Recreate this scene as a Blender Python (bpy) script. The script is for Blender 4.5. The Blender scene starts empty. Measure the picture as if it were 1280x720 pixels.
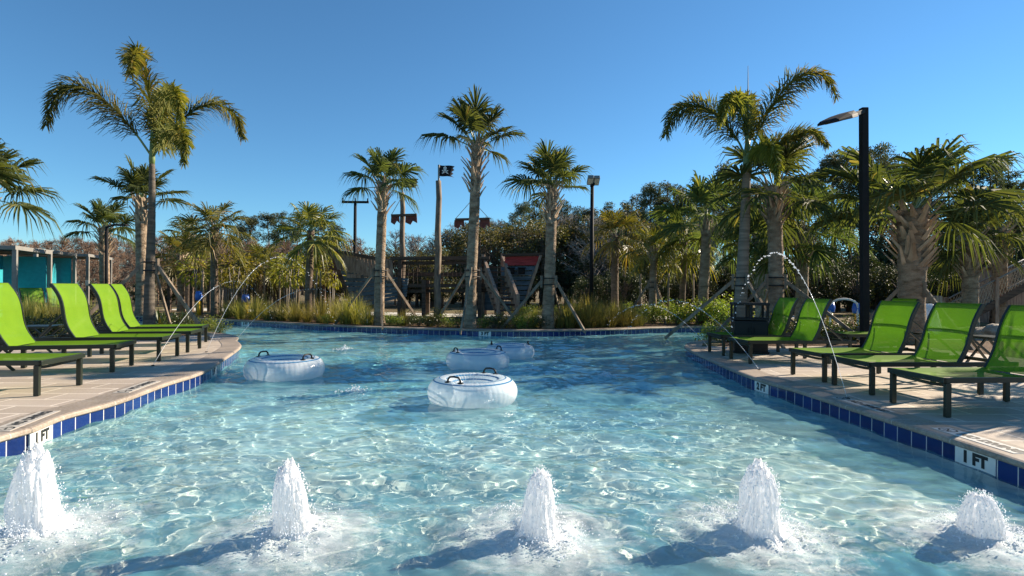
import bpy, math, random
import numpy as np
from mathutils import Vector, Matrix, noise, geometry, Quaternion

sc = bpy.context.scene
COL = sc.collection
rnd = random.Random(7)
PI = math.pi
R = math.radians

# ------------------------------------------------------------------ camera model
H, F, ROLL = 1.3, 700.0, R(.5)
CR = Vector((math.cos(ROLL), 0, math.sin(ROLL)))
CU = Vector((-math.sin(ROLL), 0, math.cos(ROLL)))

def ray(px, py):
    return Vector((0, 1, 0)) + CR * ((px - 640) / F) - CU * ((py - 360) / F)

def at_z(px, py, z=0.0):
    d = ray(px, py)
    return Vector((0, 0, H)) + d * ((z - H) / d.z)

def at_y(px, py, Y):
    return Vector((0, 0, H)) + ray(px, py) * Y

def px_of(p):
    q = p - Vector((0, 0, H))
    return 640 + F * q.dot(CR) / max(q.y, .1)

DECK = .17
GROUND = .165

# ------------------------------------------------------------------ tagging
def tag(o, label=None, cat=None, group=None, kind=None):
    if label: o['label'] = label
    if cat: o['category'] = cat
    if group: o['group'] = group
    if kind: o['kind'] = kind
    return o

def empty(name, loc, rz=0.0, label=None, cat=None, group=None):
    o = bpy.data.objects.new(name, None)
    o.empty_display_size = .2
    COL.objects.link(o)
    o.location = loc
    o.rotation_euler = (0, 0, rz)
    return tag(o, label, cat, group)

def children(o):
    return [c for c in bpy.data.objects if c.parent == o]

def copy_tree(o, loc=None, rz=None, scale=None, label=None, group=None, parent=None, kids=None):
    c = o.copy()
    COL.objects.link(c)
    c.parent = parent
    if loc is not None: c.location = loc
    if rz is not None: c.rotation_euler = (0, 0, rz)
    if scale is not None: c.scale = (scale, scale, scale) if not hasattr(scale, '__len__') else scale
    if label: c['label'] = label
    if group: c['group'] = group
    for ch in children(o):
        copy_tree(ch, parent=c)
    return c

# ------------------------------------------------------------------ mesh builder
class MB:
    def __init__(s):
        s.v, s.f, s.m = [], [], []
    def add(s, vs, fs, m=0):
        b = len(s.v)
        s.v += [tuple(x) for x in vs]
        s.f += [tuple(i + b for i in f) for f in fs]
        s.m += [m] * len(fs)
        return s
    def box(s, c, d, rot=None, m=0):
        c = Vector(c)
        vs = []
        for k in range(8):
            p = Vector(((k & 1) - .5, ((k >> 1) & 1) - .5, ((k >> 2) & 1) - .5))
            p = Vector((p.x * d[0], p.y * d[1], p.z * d[2]))
            if rot is not None: p = rot @ p
            vs.append(c + p)
        return s.add(vs, [(0, 2, 3, 1), (4, 5, 7, 6), (0, 1, 5, 4), (2, 6, 7, 3), (0, 4, 6, 2), (1, 3, 7, 5)], m)
    def bar(s, a, b, w, h, up=(0, 0, 1), m=0):
        a, b = Vector(a), Vector(b)
        d = (b - a)
        L = d.length
        d = d / L
        x = d.cross(Vector(up))
        if x.length < 1e-4: x = d.cross(Vector((0, 1, 0)))
        x.normalize()
        z = x.cross(d)
        rot = Matrix((x, d, z)).transposed()
        return s.box((a + b) / 2, (w, L, h), rot, m)
    def tube(s, pts, rad, seg=8, caps=True, m=0):
        pts = [Vector(p) for p in pts]
        n = len(pts)
        if not hasattr(rad, '__len__'): rad = [rad] * n
        vs, fs = [], []
        ref = None
        for i, p in enumerate(pts):
            d = pts[min(i + 1, n - 1)] - pts[max(i - 1, 0)]
            if d.length < 1e-9: d = Vector((0, 0, 1))
            d.normalize()
            if ref is None:
                ref = d.orthogonal().normalized()
            else:
                ref = (ref - d * ref.dot(d))
                ref = ref.normalized() if ref.length > 1e-6 else d.orthogonal().normalized()
            y = d.cross(ref)
            for k in range(seg):
                a = 2 * PI * k / seg
                vs.append(p + (ref * math.cos(a) + y * math.sin(a)) * rad[i])
        for i in range(n - 1):
            for k in range(seg):
                k2 = (k + 1) % seg
                fs.append((i * seg + k, i * seg + k2, (i + 1) * seg + k2, (i + 1) * seg + k))
        if caps:
            fs.append(tuple(range(seg - 1, -1, -1)))
            fs.append(tuple((n - 1) * seg + k for k in range(seg)))
        return s.add(vs, fs, m)
    def lathe(s, prof, seg=24, m=0, c=(0, 0, 0), close=False):
        vs, fs = [], []
        n = len(prof)
        for r, z in prof:
            for k in range(seg):
                a = 2 * PI * k / seg
                vs.append((c[0] + r * math.cos(a), c[1] + r * math.sin(a), c[2] + z))
        for i in range(n if close else n - 1):
            j = (i + 1) % n
            for k in range(seg):
                k2 = (k + 1) % seg
                fs.append((i * seg + k, i * seg + k2, j * seg + k2, j * seg + k))
        return s.add(vs, fs, m)
    def prism(s, poly, d, m=0):
        """poly: list of 3D points (planar), extruded by vector d"""
        n = len(poly)
        d = Vector(d)
        vs = [Vector(p) for p in poly] + [Vector(p) + d for p in poly]
        fs = [tuple(range(n - 1, -1, -1)), tuple(range(n, 2 * n))]
        for i in range(n):
            j = (i + 1) % n
            fs.append((i, j, n + j, n + i))
        return s.add(vs, fs, m)
    def ball(s, c, r, seg=8, rings=6, m=0, sq=(1, 1, 1)):
        vs, fs = [], []
        for i in range(1, rings):
            t = PI * i / rings
            for k in range(seg):
                a = 2 * PI * k / seg
                vs.append((c[0] + r * sq[0] * math.sin(t) * math.cos(a), c[1] + r * sq[1] * math.sin(t) * math.sin(a), c[2] + r * sq[2] * math.cos(t)))
        b = len(vs)
        vs.append((c[0], c[1], c[2] + r * sq[2]))
        vs.append((c[0], c[1], c[2] - r * sq[2]))
        for i in range(rings - 2):
            for k in range(seg):
                k2 = (k + 1) % seg
                fs.append((i * seg + k, (i + 1) * seg + k, (i + 1) * seg + k2, i * seg + k2))
        for k in range(seg):
            k2 = (k + 1) % seg
            fs.append((b, k, k2))
            fs.append((b + 1, (rings - 2) * seg + k2, (rings - 2) * seg + k))
        return s.add(vs, fs, m)
    def mesh(s, name, mats, smooth=False):
        me = bpy.data.meshes.new(name)
        me.from_pydata(s.v, [], s.f)
        if not isinstance(mats, (list, tuple)): mats = [mats]
        for x in mats: me.materials.append(x)
        me.polygons.foreach_set('material_index', s.m)
        if smooth: me.polygons.foreach_set('use_smooth', [True] * len(s.f))
        me.update()
        return me
    def build(s, name, mats, parent=None, smooth=False, loc=None, bevel=0, rz=None):
        me = s.mesh(name, mats, smooth)
        o = bpy.data.objects.new(name, me)
        COL.objects.link(o)
        if parent is not None: o.parent = parent
        if loc is not None: o.location = loc
        if rz is not None: o.rotation_euler = (0, 0, rz)
        if bevel:
            b = o.modifiers.new('bevel', 'BEVEL')
            b.width = bevel
            b.segments = 2
            b.limit_method = 'ANGLE'
        return o

# ------------------------------------------------------------------ materials
class NT:
    def __init__(s, name):
        s.mat = bpy.data.materials.new(name)
        s.mat.use_nodes = True
        s.t = s.mat.node_tree
        s.t.nodes.clear()
        s.out = s.n('ShaderNodeOutputMaterial')
    def n(s, kind, **kw):
        x = s.t.nodes.new(kind)
        for k, v in kw.items():
            if k.startswith('i_'):
                key = k[2:].replace('_', ' ')
                x.inputs[key].default_value = v
            else:
                setattr(x, k, v)
        return x
    def l(s, a, b):
        s.t.links.new(a, b)
    def coord(s, what='Object'):
        return s.n('ShaderNodeTexCoord').outputs[what]
    def noise(s, vec, scale, detail=4, rough=.55):
        x = s.n('ShaderNodeTexNoise')
        x.inputs['Scale'].default_value = scale
        x.inputs['Detail'].default_value = detail
        x.inputs['Roughness'].default_value = rough
        if vec is not None: s.l(vec, x.inputs['Vector'])
        return x.outputs['Fac']
    def ramp(s, fac, stops):
        x = s.n('ShaderNodeValToRGB')
        e = x.color_ramp.elements
        while len(e) < len(stops): e.new(.5)
        for i, (p, c) in enumerate(stops):
            e[i].position = p
            e[i].color = (c, c, c, 1) if not hasattr(c, '__len__') else (*c, 1)
        s.l(fac, x.inputs['Fac'])
        return x.outputs['Color']
    def mix(s, fac, a, b, kind='MIX'):
        x = s.n('ShaderNodeMix', data_type='RGBA', blend_type=kind)
        for i, v in ((0, fac), (6, a), (7, b)):
            if hasattr(v, 'links') or isinstance(v, bpy.types.NodeSocket): s.l(v, x.inputs[i])
            elif i == 0: x.inputs[0].default_value = v
            else: x.inputs[i].default_value = (*v, 1) if len(v) == 3 else v
        return x.outputs[2]
    def math(s, op, a, b=0.0, c=None):
        x = s.n('ShaderNodeMath', operation=op)
        for i, v in enumerate((a, b, c)):
            if v is None: continue
            if isinstance(v, bpy.types.NodeSocket): s.l(v, x.inputs[i])
            else: x.inputs[i].default_value = v
        return x.outputs[0]
    def bump(s, hgt, strength=.3, dist=.01):
        x = s.n('ShaderNodeBump')
        x.inputs['Strength'].default_value = strength
        x.inputs['Distance'].default_value = dist
        s.l(hgt, x.inputs['Height'])
        return x.outputs['Normal']
    def bsdf(s, color, rough=.6, normal=None, spec=.5, metal=0, **kw):
        b = s.n('ShaderNodeBsdfPrincipled')
        if isinstance(color, bpy.types.NodeSocket): s.l(color, b.inputs['Base Color'])
        else: b.inputs['Base Color'].default_value = (*color, 1)
        if isinstance(rough, bpy.types.NodeSocket): s.l(rough, b.inputs['Roughness'])
        else: b.inputs['Roughness'].default_value = rough
        b.inputs['Specular IOR Level'].default_value = spec
        b.inputs['Metallic'].default_value = metal
        if normal is not None: s.l(normal, b.inputs['Normal'])
        for k, v in kw.items(): b.inputs[k.replace('_', ' ')].default_value = v
        return b.outputs[0]
    def done(s, sh):
        s.l(sh, s.out.inputs['Surface'])
        return s.mat

def mottled(name, c1, c2, scale=6, rough=.7, bump=.3, bscale=40, stretch=(1, 1, 1), spec=.4, dist=.01):
    t = NT(name)
    mp = t.n('ShaderNodeMapping')
    mp.inputs['Scale'].default_value = stretch
    t.l(t.coord(), mp.inputs['Vector'])
    v = mp.outputs[0]
    c = t.mix(t.ramp(t.noise(v, scale, 6), [(.32, 0.0), (.68, 1.0)]), c1, c2)
    nb = t.bump(t.noise(v, bscale, 5), bump, dist) if bump else None
    return t.done(t.bsdf(c, rough, nb, spec))

def leafy(name, c1, c2, trans=.35, tcol=None, rough=.5, spec=.35, c3=None, p3=.9):
    """leaf material: colour differs from leaf to leaf"""
    t = NT(name)
    g = t.n('ShaderNodeNewGeometry')
    ri = g.outputs['Random Per Island']
    oi = t.n('ShaderNodeObjectInfo').outputs['Random']
    stops = [(0, c1), (.85 if c3 else 1, c2)]
    if c3: stops += [(p3, c2), (1, c3)]
    c = t.ramp(ri, stops)
    hsv = t.n('ShaderNodeHueSaturation')
    t.l(c, hsv.inputs['Color'])
    t.l(t.math('MULTIPLY_ADD', oi, .45, .8), hsv.inputs['Value'])
    t.l(t.math('MULTIPLY_ADD', oi, .04, .48), hsv.inputs['Hue'])
    c = hsv.outputs[0]
    b = t.bsdf(c, rough, None, spec)
    tr = t.n('ShaderNodeBsdfTranslucent')
    t.l(t.mix(1.0, c, tcol or (1.3, 1.25, .5), 'MULTIPLY'), tr.inputs['Color'])
    m = t.n('ShaderNodeMixShader')
    m.inputs[0].default_value = trans
    t.l(b, m.inputs[1])
    t.l(tr.outputs[0], m.inputs[2])
    return t.done(m.outputs[0])

def plain(name, c, rough=.5, spec=.5, metal=0, **kw):
    t = NT(name)
    n = t.noise(t.coord(), 9, 4)
    col = t.mix(t.ramp(n, [(.3, 0.0), (.7, 1.0)]), tuple(x * .88 for x in c), tuple(min(1, x * 1.1) for x in c))
    return t.done(t.bsdf(col, rough, None, spec, metal, **kw))

M = {}
M['bark_sabal'] = mottled('sabal_bark', (.16, .11, .07), (.43, .33, .235), 4, .9, 1.0, 18, (1, 1, 2.6), .2, .05)
M['bark_dark'] = mottled('dark_bark', (.08, .06, .045), (.2, .15, .11), 6, .9, .8, 30, (1, 1, 2), .2, .03)
M['boot'] = mottled('leaf_base', (.19, .125, .075), (.52, .42, .31), 3, .85, .6, 24, (1, 1, .5), .2)
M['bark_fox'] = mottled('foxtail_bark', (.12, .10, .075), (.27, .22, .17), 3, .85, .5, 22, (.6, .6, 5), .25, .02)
M['bark_fox_shaded'] = mottled('shaded_foxtail_bark', (.07, .058, .045), (.17, .14, .11), 3, .85, .5, 22, (.6, .6, 5), .25, .02)  # shade on the left trunk's near side, put into a darker bark copy
M['crownshaft'] = mottled('crownshaft', (.10, .16, .05), (.2, .25, .09), 6, .5, .2, 30, (1, 1, .3))
M['leaf_sabal'] = leafy('sabal_leaf', (.045, .066, .024), (.115, .14, .052), .4, rough=.7, spec=.15, c3=(.30, .24, .08), p3=.95)
M['leaf_pale'] = leafy('pale_palm_leaf', (.07, .09, .02), (.19, .18, .035), .4, rough=.45, spec=.45, c3=(.35, .24, .05), p3=.9)
M['leaf_fox'] = leafy('foxtail_leaf', (.075, .092, .024), (.19, .185, .05), .4, rough=.6, spec=.2, c3=(.30, .21, .05), p3=.86)
M['leaf_fox_young'] = leafy('foxtail_young_leaf', (.11, .135, .028), (.23, .225, .05), .4, rough=.6, spec=.2, c3=(.36, .29, .06), p3=.86)
M['leaf_pine'] = leafy('pine_needle', (.05, .066, .034), (.11, .125, .06), .25, (1.1, 1.1, .7), .6, .25)
M['leaf_oak'] = leafy('oak_leaf', (.045, .05, .02), (.12, .105, .04), .3, rough=.6, spec=.3, c3=(.2, .13, .06), p3=.9)
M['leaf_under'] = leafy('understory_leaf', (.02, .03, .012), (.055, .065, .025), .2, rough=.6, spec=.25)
M['leaf_shrub'] = leafy('shrub_leaf', (.09, .14, .025), (.26, .30, .055), .4, rough=.4, spec=.5)
M['leaf_dark'] = leafy('dark_shrub_leaf', (.025, .045, .015), (.07, .09, .025), .3, rough=.4, spec=.5, c3=(.2, .13, .04), p3=.92)
M['leaf_yellow'] = leafy('young_tree_leaf', (.12, .13, .02), (.32, .28, .04), .4, rough=.5, spec=.4)
M['grass'] = leafy('ornamental_grass', (.13, .14, .035), (.33, .29, .09), .4, rough=.55, spec=.3, c3=(.36, .28, .12), p3=.9)
M['twig'] = mottled('cypress_twig', (.16, .105, .07), (.3, .2, .14), 3, .9, 0)
M['twig_grey'] = mottled('grey_twig', (.16, .14, .12), (.3, .27, .24), 3, .9, 0)
M['frame'] = plain('lounger_frame', (.014, .019, .011), .35, .5)
M['black_metal'] = plain('black_metal', (.012, .012, .013), .7, .2)
M['grey_metal'] = plain('grey_metal', (.23, .22, .2), .5, .5)
M['black_plastic'] = plain('black_plastic', (.008, .008, .009), .5, .35)
M['black_cloth'] = plain('black_cloth', (.02, .021, .025), .9, .2)
M['white_paint'] = plain('white_paint', (.75, .73, .68), .6, .3)
M['yellow_paint'] = plain('yellow_paint', (.75, .42, .02), .45)
M['blue_paint'] = plain('blue_paint', (.02, .12, .5), .4)
M['teal'] = plain('teal_panel', (.02, .30, .36), .6)
M['lamp_glass'] = plain('lamp_lens', (.5, .5, .46), .3)
M['wood_stake'] = mottled('stake_wood', (.12, .09, .065), (.30, .235, .17), 8, .85, .4, 40, (1, 1, .3))
M['wood_dark'] = mottled('weathered_dark_wood', (.045, .03, .022), (.13, .09, .065), 5, .85, .5, 30, (.4, 1, 3))
M['wood_warm'] = mottled('weathered_wood', (.17, .11, .08), (.42, .31, .23), 6, .85, .5, 30, (3, 3, .5))
M['hull_blue'] = mottled('hull_blue_boards', (.06, .095, .125), (.14, .19, .23), 4, .75, .4, 30, (.5, 1, 4))
M['hull_red'] = mottled('hull_red_boards', (.28, .025, .03), (.5, .06, .06), 5, .7, .4, 30, (.5, 1, 4))
M['sail_red'] = mottled('red_brown_cloth', (.12, .04, .035), (.22, .08, .06), 8, .95, .2)
M['strap'] = plain('black_strap', (.02, .02, .02), .7)
M['rope'] = mottled('rope', (.3, .25, .18), (.5, .43, .33), 20, .95, .3)
M['mulch'] = mottled('mulch', (.06, .035, .02), (.2, .12, .07), 14, .95, 1.0, 40, (1, 1, 1), .2, .04)
M['stone'] = mottled('boulder', (.2, .17, .13), (.42, .37, .3), 3, .85, .7, 12, (1, 1, 1), .3, .04)
M['path'] = mottled('pale_concrete', (.5, .47, .41), (.62, .59, .52), 2, .85, .2, 60)
M['letter'] = plain('black_lettering', (.015, .015, .015), .5)
M['tile_white'] = plain('white_tile', (.8, .78, .72), .12, .6)
M['mark'] = plain('deck_marking', (.035, .033, .03), .6)
M['mark_white'] = plain('deck_marking_plate', (.6, .58, .53), .5)

# ground far: leaf litter
t = NT('ground_soil')
v = t.coord()
c = t.mix(t.ramp(t.noise(v, .35, 6), [(.4, 0.0), (.6, 1.0)]), (.11, .08, .045), (.12, .13, .04))
c = t.mix(t.ramp(t.noise(v, 9, 6), [(.35, 0.0), (.7, 1.0)]), c, (.22, .15, .09))
M['ground'] = t.done(t.bsdf(c, .95, t.bump(t.noise(v, 30, 6), 1.0, .03), .2))

# pavers
def paver_mat():
    t = NT('sand_pavers')
    v = t.coord()
    br = t.n('ShaderNodeTexBrick')
    br.offset = .5
    br.inputs['Scale'].default_value = 1
    br.inputs['Mortar Size'].default_value = .014
    br.inputs['Mortar Smooth'].default_value = .3
    br.inputs['Brick Width'].default_value = .61
    br.inputs['Row Height'].default_value = .305
    br.inputs['Color1'].default_value = (.36, .295, .235, 1)
    br.inputs['Color2'].default_value = (.47, .395, .325, 1)
    br.inputs['Mortar'].default_value = (.80, .71, .60, 1)
    t.l(v, br.inputs['Vector'])
    c = t.mix(t.ramp(t.noise(v, 1.6, 6), [(.3, 0.0), (.75, .55)]), br.outputs['Color'], (.33, .26, .2))
    c = t.mix(t.ramp(t.noise(v, 60, 4), [(.35, 0.0), (.8, .5)]), c, (.56, .48, .39))
    hgt = t.math('ADD', t.math('MULTIPLY', br.outputs['Fac'], -1.0), t.math('MULTIPLY', t.noise(v, 80, 4), .4))
    rg = t.math('MULTIPLY_ADD', t.noise(v, 2.5, 4), .4, .5)
    return t.done(t.bsdf(c, rg, t.bump(hgt, .5, .006), .4))
M['paver'] = paver_mat()

def coping_mat():
    t = NT('coping_stone')
    uv = t.coord('UV')
    v = t.coord()
    sep = t.n('ShaderNodeSeparateXYZ')
    t.l(uv, sep.inputs[0])
    fr = t.math('FRACT', t.math('DIVIDE', sep.outputs[0], .61))
    j = t.math('LESS_THAN', fr, .012)
    c = t.mix(t.ramp(t.noise(v, 2.2, 7, .65), [(.3, 0.0), (.7, 1.0)]), (.20, .155, .115), (.38, .305, .235))
    c = t.mix(t.ramp(t.noise(v, 45, 5), [(.4, 0.0), (.75, .6)]), c, (.46, .41, .35))
    c = t.mix(j, c, (.5, .46, .4))
    hgt = t.math('ADD', t.math('MULTIPLY', j, -1.0), t.math('MULTIPLY', t.noise(v, 60, 4), .4))
    return t.done(t.bsdf(c, .55, t.bump(hgt, .35, .005), .4))
M['coping'] = coping_mat()

def tile_mat():
    t = NT('blue_waterline_tile')
    uv = t.coord('UV')
    sep = t.n('ShaderNodeSeparateXYZ')
    t.l(uv, sep.inputs[0])
    u = t.math('DIVIDE', sep.outputs[0], .158)
    fr = t.math('FRACT', u)
    d = t.math('ABSOLUTE', t.math('SUBTRACT', fr, .5))
    j = t.math('GREATER_THAN', d, .475)
    d2 = t.math('ABSOLUTE', sep.outputs[1])
    j = t.math('MAXIMUM', j, t.math('LESS_THAN', sep.outputs[1], .004))
    wn = t.n('ShaderNodeTexWhiteNoise', noise_dimensions='1D')
    t.l(t.math('FLOOR', u), wn.inputs['W'])
    c = t.mix(wn.outputs['Value'], (.005, .015, .085), (.011, .034, .17))
    c = t.mix(t.ramp(t.noise(t.coord(), 14, 4), [(.4, 0.0), (.7, .5)]), c, (.008, .024, .13))
    c = t.mix(j, c, (.62, .6, .55))
    rg = t.math('MULTIPLY_ADD', j, .6, .1)
    hgt = t.math('ADD', t.math('MULTIPLY', j, -1.0), t.math('MULTIPLY', t.noise(t.coord(), 12, 2), .5))
    return t.done(t.bsdf(c, rg, t.bump(hgt, .4, .004), .6))
M['tile'] = tile_mat()

def floor_mat():
    t = NT('pool_plaster')
    v = t.coord()
    sep = t.n('ShaderNodeSeparateXYZ')
    t.l(v, sep.inputs[0])
    # pale plaster turning bluer with distance: the water's light absorption put into its colour
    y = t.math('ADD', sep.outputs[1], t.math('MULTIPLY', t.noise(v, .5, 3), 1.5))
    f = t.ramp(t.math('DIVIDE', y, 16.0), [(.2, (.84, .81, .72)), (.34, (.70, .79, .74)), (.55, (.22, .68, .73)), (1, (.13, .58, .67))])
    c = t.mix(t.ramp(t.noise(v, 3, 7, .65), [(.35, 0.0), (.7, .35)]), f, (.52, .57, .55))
    return t.done(t.bsdf(c, .7, t.bump(t.noise(v, 40, 4), .2, .01), .3))
M['floor'] = floor_mat()

BUBBLERS = [(46, 668, 106, 1.0), (368, 672, 94, .95), (673, 672, 84, .95), (946, 668, 86, 1.0), (1226, 672, 58, .9)]
BUB = [at_z(b[0], b[1], 0) for b in BUBBLERS]

def water_mat():
    t = NT('pool_water')
    g = t.n('ShaderNodeBsdfGlass')
    g.inputs['IOR'].default_value = 1.33
    g.inputs['Roughness'].default_value = 0
    g.inputs['Color'].default_value = (.93, .985, .99, 1)
    v = t.coord()
    # froth drifting round the bubblers
    best = None
    for p in BUB:
        s = t.n('ShaderNodeVectorMath', operation='DISTANCE')
        t.l(v, s.inputs[0])
        s.inputs[1].default_value = (p.x, p.y, 0)
        d = t.math('DIVIDE', s.outputs['Value'], .8)
        best = d if best is None else t.math('MINIMUM', best, d)
    near = t.math('SUBTRACT', 1.0, best)
    mp = t.n('ShaderNodeMapping')
    mp.inputs['Scale'].default_value = (1, 1.8, 1)
    t.l(v, mp.inputs['Vector'])
    n1 = t.noise(mp.outputs[0], 8, 10, .8)
    a = t.math('ADD', t.math('MULTIPLY', near, .54), t.math('MULTIPLY', n1, .75))
    fac = t.ramp(a, [(.56, 0.0), (.9, .68)])
    df = t.bsdf((.88, .9, .9), .5, t.bump(n1, .6, .03), .3)
    # fine bubbles, their turquoise also painted in to make up for light lost underwater
    air_light = t.n('ShaderNodeBsdfDiffuse')
    t.l(t.ramp(t.noise(v, .6, 3), [(.3, (.22, .68, .77)), (.7, (.46, .80, .82))]), air_light.inputs['Color'])
    n2 = t.noise(mp.outputs[0], 2.2, 7, .7)
    m0 = t.n('ShaderNodeMixShader')
    t.l(t.ramp(n2, [(.3, .06), (.72, .34)]), m0.inputs[0])
    t.l(g.outputs[0], m0.inputs[1])
    t.l(air_light.outputs[0], m0.inputs[2])
    m = t.n('ShaderNodeMixShader')
    t.l(fac, m.inputs[0])
    t.l(m0.outputs[0], m.inputs[1])
    t.l(df, m.inputs[2])
    return t.done(m.outputs[0])
M['water'] = water_mat()

def foam_mat():
    t = NT('white_foam')
    v = t.coord()
    mp = t.n('ShaderNodeMapping')
    mp.inputs['Scale'].default_value = (1, 1, .45)
    t.l(v, mp.inputs['Vector'])
    n = t.noise(mp.outputs[0], 45, 6, .7)
    nb = t.bump(n, .45, .012)
    b = t.bsdf((.95, .95, .95), .4, nb, .5)
    tr = t.n('ShaderNodeBsdfTranslucent')
    tr.inputs['Color'].default_value = (.93, .94, .96, 1)
    tp = t.n('ShaderNodeBsdfTransparent')
    m = t.n('ShaderNodeMixShader')
    m.inputs[0].default_value = .45
    t.l(b, m.inputs[1]); t.l(tr.outputs[0], m.inputs[2])
    m2 = t.n('ShaderNodeMixShader')
    t.l(t.ramp(n, [(.34, .35), (.48, 0.0)]), m2.inputs[0])
    t.l(m.outputs[0], m2.inputs[1]); t.l(tp.outputs[0], m2.inputs[2])
    return t.done(m2.outputs[0])
M['foam'] = foam_mat()

def droplet_mat():
    t = NT('water_drops')
    b = t.bsdf((.9, .93, .96), .1, None, .8)
    tr = t.n('ShaderNodeBsdfTranslucent')
    tr.inputs['Color'].default_value = (.95, .97, 1, 1)
    tp = t.n('ShaderNodeBsdfTransparent')
    m = t.n('ShaderNodeMixShader'); m.inputs[0].default_value = .5
    t.l(b, m.inputs[1]); t.l(tr.outputs[0], m.inputs[2])
    m2 = t.n('ShaderNodeMixShader'); m2.inputs[0].default_value = .15
    t.l(m.outputs[0], m2.inputs[1]); t.l(tp.outputs[0], m2.inputs[2])
    return t.done(m2.outputs[0])
M['drops'] = droplet_mat()

def sling_mat():
    t = NT('green_sling_mesh')
    v = t.coord()
    w = t.n('ShaderNodeTexChecker'); w.inputs['Scale'].default_value = 260
    t.l(v, w.inputs['Vector'])
    c = t.mix(t.ramp(t.noise(v, 3, 5), [(.3, 0.0), (.7, 1.0)]), (.19, .375, .012), (.245, .44, .018))
    c = t.mix(t.math('MULTIPLY', w.outputs['Fac'], .25), c, (.11, .24, .008))
    b = t.bsdf(c, .6, None, .25)
    tr = t.n('ShaderNodeBsdfTranslucent')
    t.l(t.mix(1.0, c, (.36, .48, .4), 'MULTIPLY'), tr.inputs['Color'])
    m = t.n('ShaderNodeMixShader'); m.inputs[0].default_value = .42
    t.l(b, m.inputs[1]); t.l(tr.outputs[0], m.inputs[2])
    tp = t.n('ShaderNodeBsdfTransparent')
    m2 = t.n('ShaderNodeMixShader'); m2.inputs[0].default_value = .10
    t.l(m.outputs[0], m2.inputs[1]); t.l(tp.outputs[0], m2.inputs[2])
    return t.done(m2.outputs[0])
M['sling'] = sling_mat()

def vinyl_mat(name, c, tr_=.4, tp_=.32):
    t = NT(name)
    v = t.coord()
    nb = t.bump(t.noise(v, 9, 3), .25, .02)
    b = t.bsdf(c, .18, nb, .6)
    tr = t.n('ShaderNodeBsdfTranslucent'); tr.inputs['Color'].default_value = (*c, 1)
    tp = t.n('ShaderNodeBsdfTransparent'); tp.inputs['Color'].default_value = (.92, .97, 1, 1)
    m = t.n('ShaderNodeMixShader'); m.inputs[0].default_value = tr_
    t.l(b, m.inputs[1]); t.l(tr.outputs[0], m.inputs[2])
    m2 = t.n('ShaderNodeMixShader'); m2.inputs[0].default_value = tp_
    t.l(m.outputs[0], m2.inputs[1]); t.l(tp.outputs[0], m2.inputs[2])
    return t.done(m2.outputs[0])
M['vinyl'] = vinyl_mat('clear_vinyl', (.88, .93, .96))
M['vinyl_blue'] = vinyl_mat('blue_vinyl_print', (.02, .2, .42), .2, .05)

# ------------------------------------------------------------------ world, sun, camera
SUN_EL, SUN_AZ = R(25.5), R(25.5)            # azimuth from +X towards +Y
SUN_DIR = Vector((math.cos(SUN_AZ) * math.cos(SUN_EL), math.sin(SUN_AZ) * math.cos(SUN_EL), math.sin(SUN_EL)))
w = bpy.data.worlds.new('World')
sc.world = w
w.use_nodes = True
nt = w.node_tree
sky = nt.nodes.new('ShaderNodeTexSky')
sky.sky_type = 'NISHITA'
sky.sun_disc = False
sky.sun_elevation = SUN_EL
sky.sun_rotation = PI / 2 - SUN_AZ
sky.air_density = 1.0
sky.dust_density = 0.0
sky.ozone_density = 4.0
sky.altitude = 600
mxs = nt.nodes.new('ShaderNodeMix')
mxs.data_type = 'RGBA'
mxs.blend_type = 'MULTIPLY'
mxs.inputs[0].default_value = 1
mxs.inputs[7].default_value = (.63, .95, 1.04, 1)
nt.links.new(sky.outputs[0], mxs.inputs[6])
nt.links.new(mxs.outputs[2], nt.nodes['Background'].inputs[0])
nt.nodes['Background'].inputs[1].default_value = .07
ld = bpy.data.lights.new('sun', 'SUN')
ld.energy = 5.0
ld.angle = R(.5)
ld.color = (1, .86, .68)
ld.cycles.is_caustics_light = True
sun = bpy.data.objects.new('sun', ld)
COL.objects.link(sun)
sun.location = SUN_DIR * 60
sun.rotation_euler = SUN_DIR.to_track_quat('Z', 'Y').to_euler()
cd = bpy.data.cameras.new('camera')
cam = bpy.data.objects.new('camera', cd)
COL.objects.link(cam)
mw = Matrix((CR, CU, Vector((0, -1, 0)))).transposed().to_4x4()
mw.translation = Vector((0, 0, H))
cam.matrix_world = mw
cd.sensor_width = 36
cd.lens = 36 * F / 1280
cd.clip_start = .05
cd.clip_end = 3000
sc.camera = cam
sc.view_settings.view_transform = 'Standard'
sc.view_settings.look = 'None'
sc.view_settings.exposure = 1.15
sc.view_settings.gamma = 1
sc.cycles.max_bounces = 10
sc.cycles.transparent_max_bounces = 24
sc.cycles.sample_clamp_indirect = 6
sc.cycles.caustics_reflective = False
sc.cycles.use_denoising = True

# ------------------------------------------------------------------ pool outline (counter-clockwise, water on the left hand)
def catmull(pts, step=.08):
    pts = [Vector(p) for p in pts]
    P = [pts[0] * 2 - pts[1]] + pts + [pts[-1] * 2 - pts[-2]]
    out = []
    for i in range(1, len(P) - 2):
        n = max(2, int((P[i + 1] - P[i]).length / step))
        for k in range(n):
            t_ = k / n
            a, b, c, d = P[i - 1], P[i], P[i + 1], P[i + 2]
            out.append(.5 * ((2 * b) + (c - a) * t_ + (2 * a - 5 * b + 4 * c - d) * t_ ** 2 + (3 * b - a - 3 * c + d) * t_ ** 3))
    out.append(pts[-1])
    return out

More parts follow.
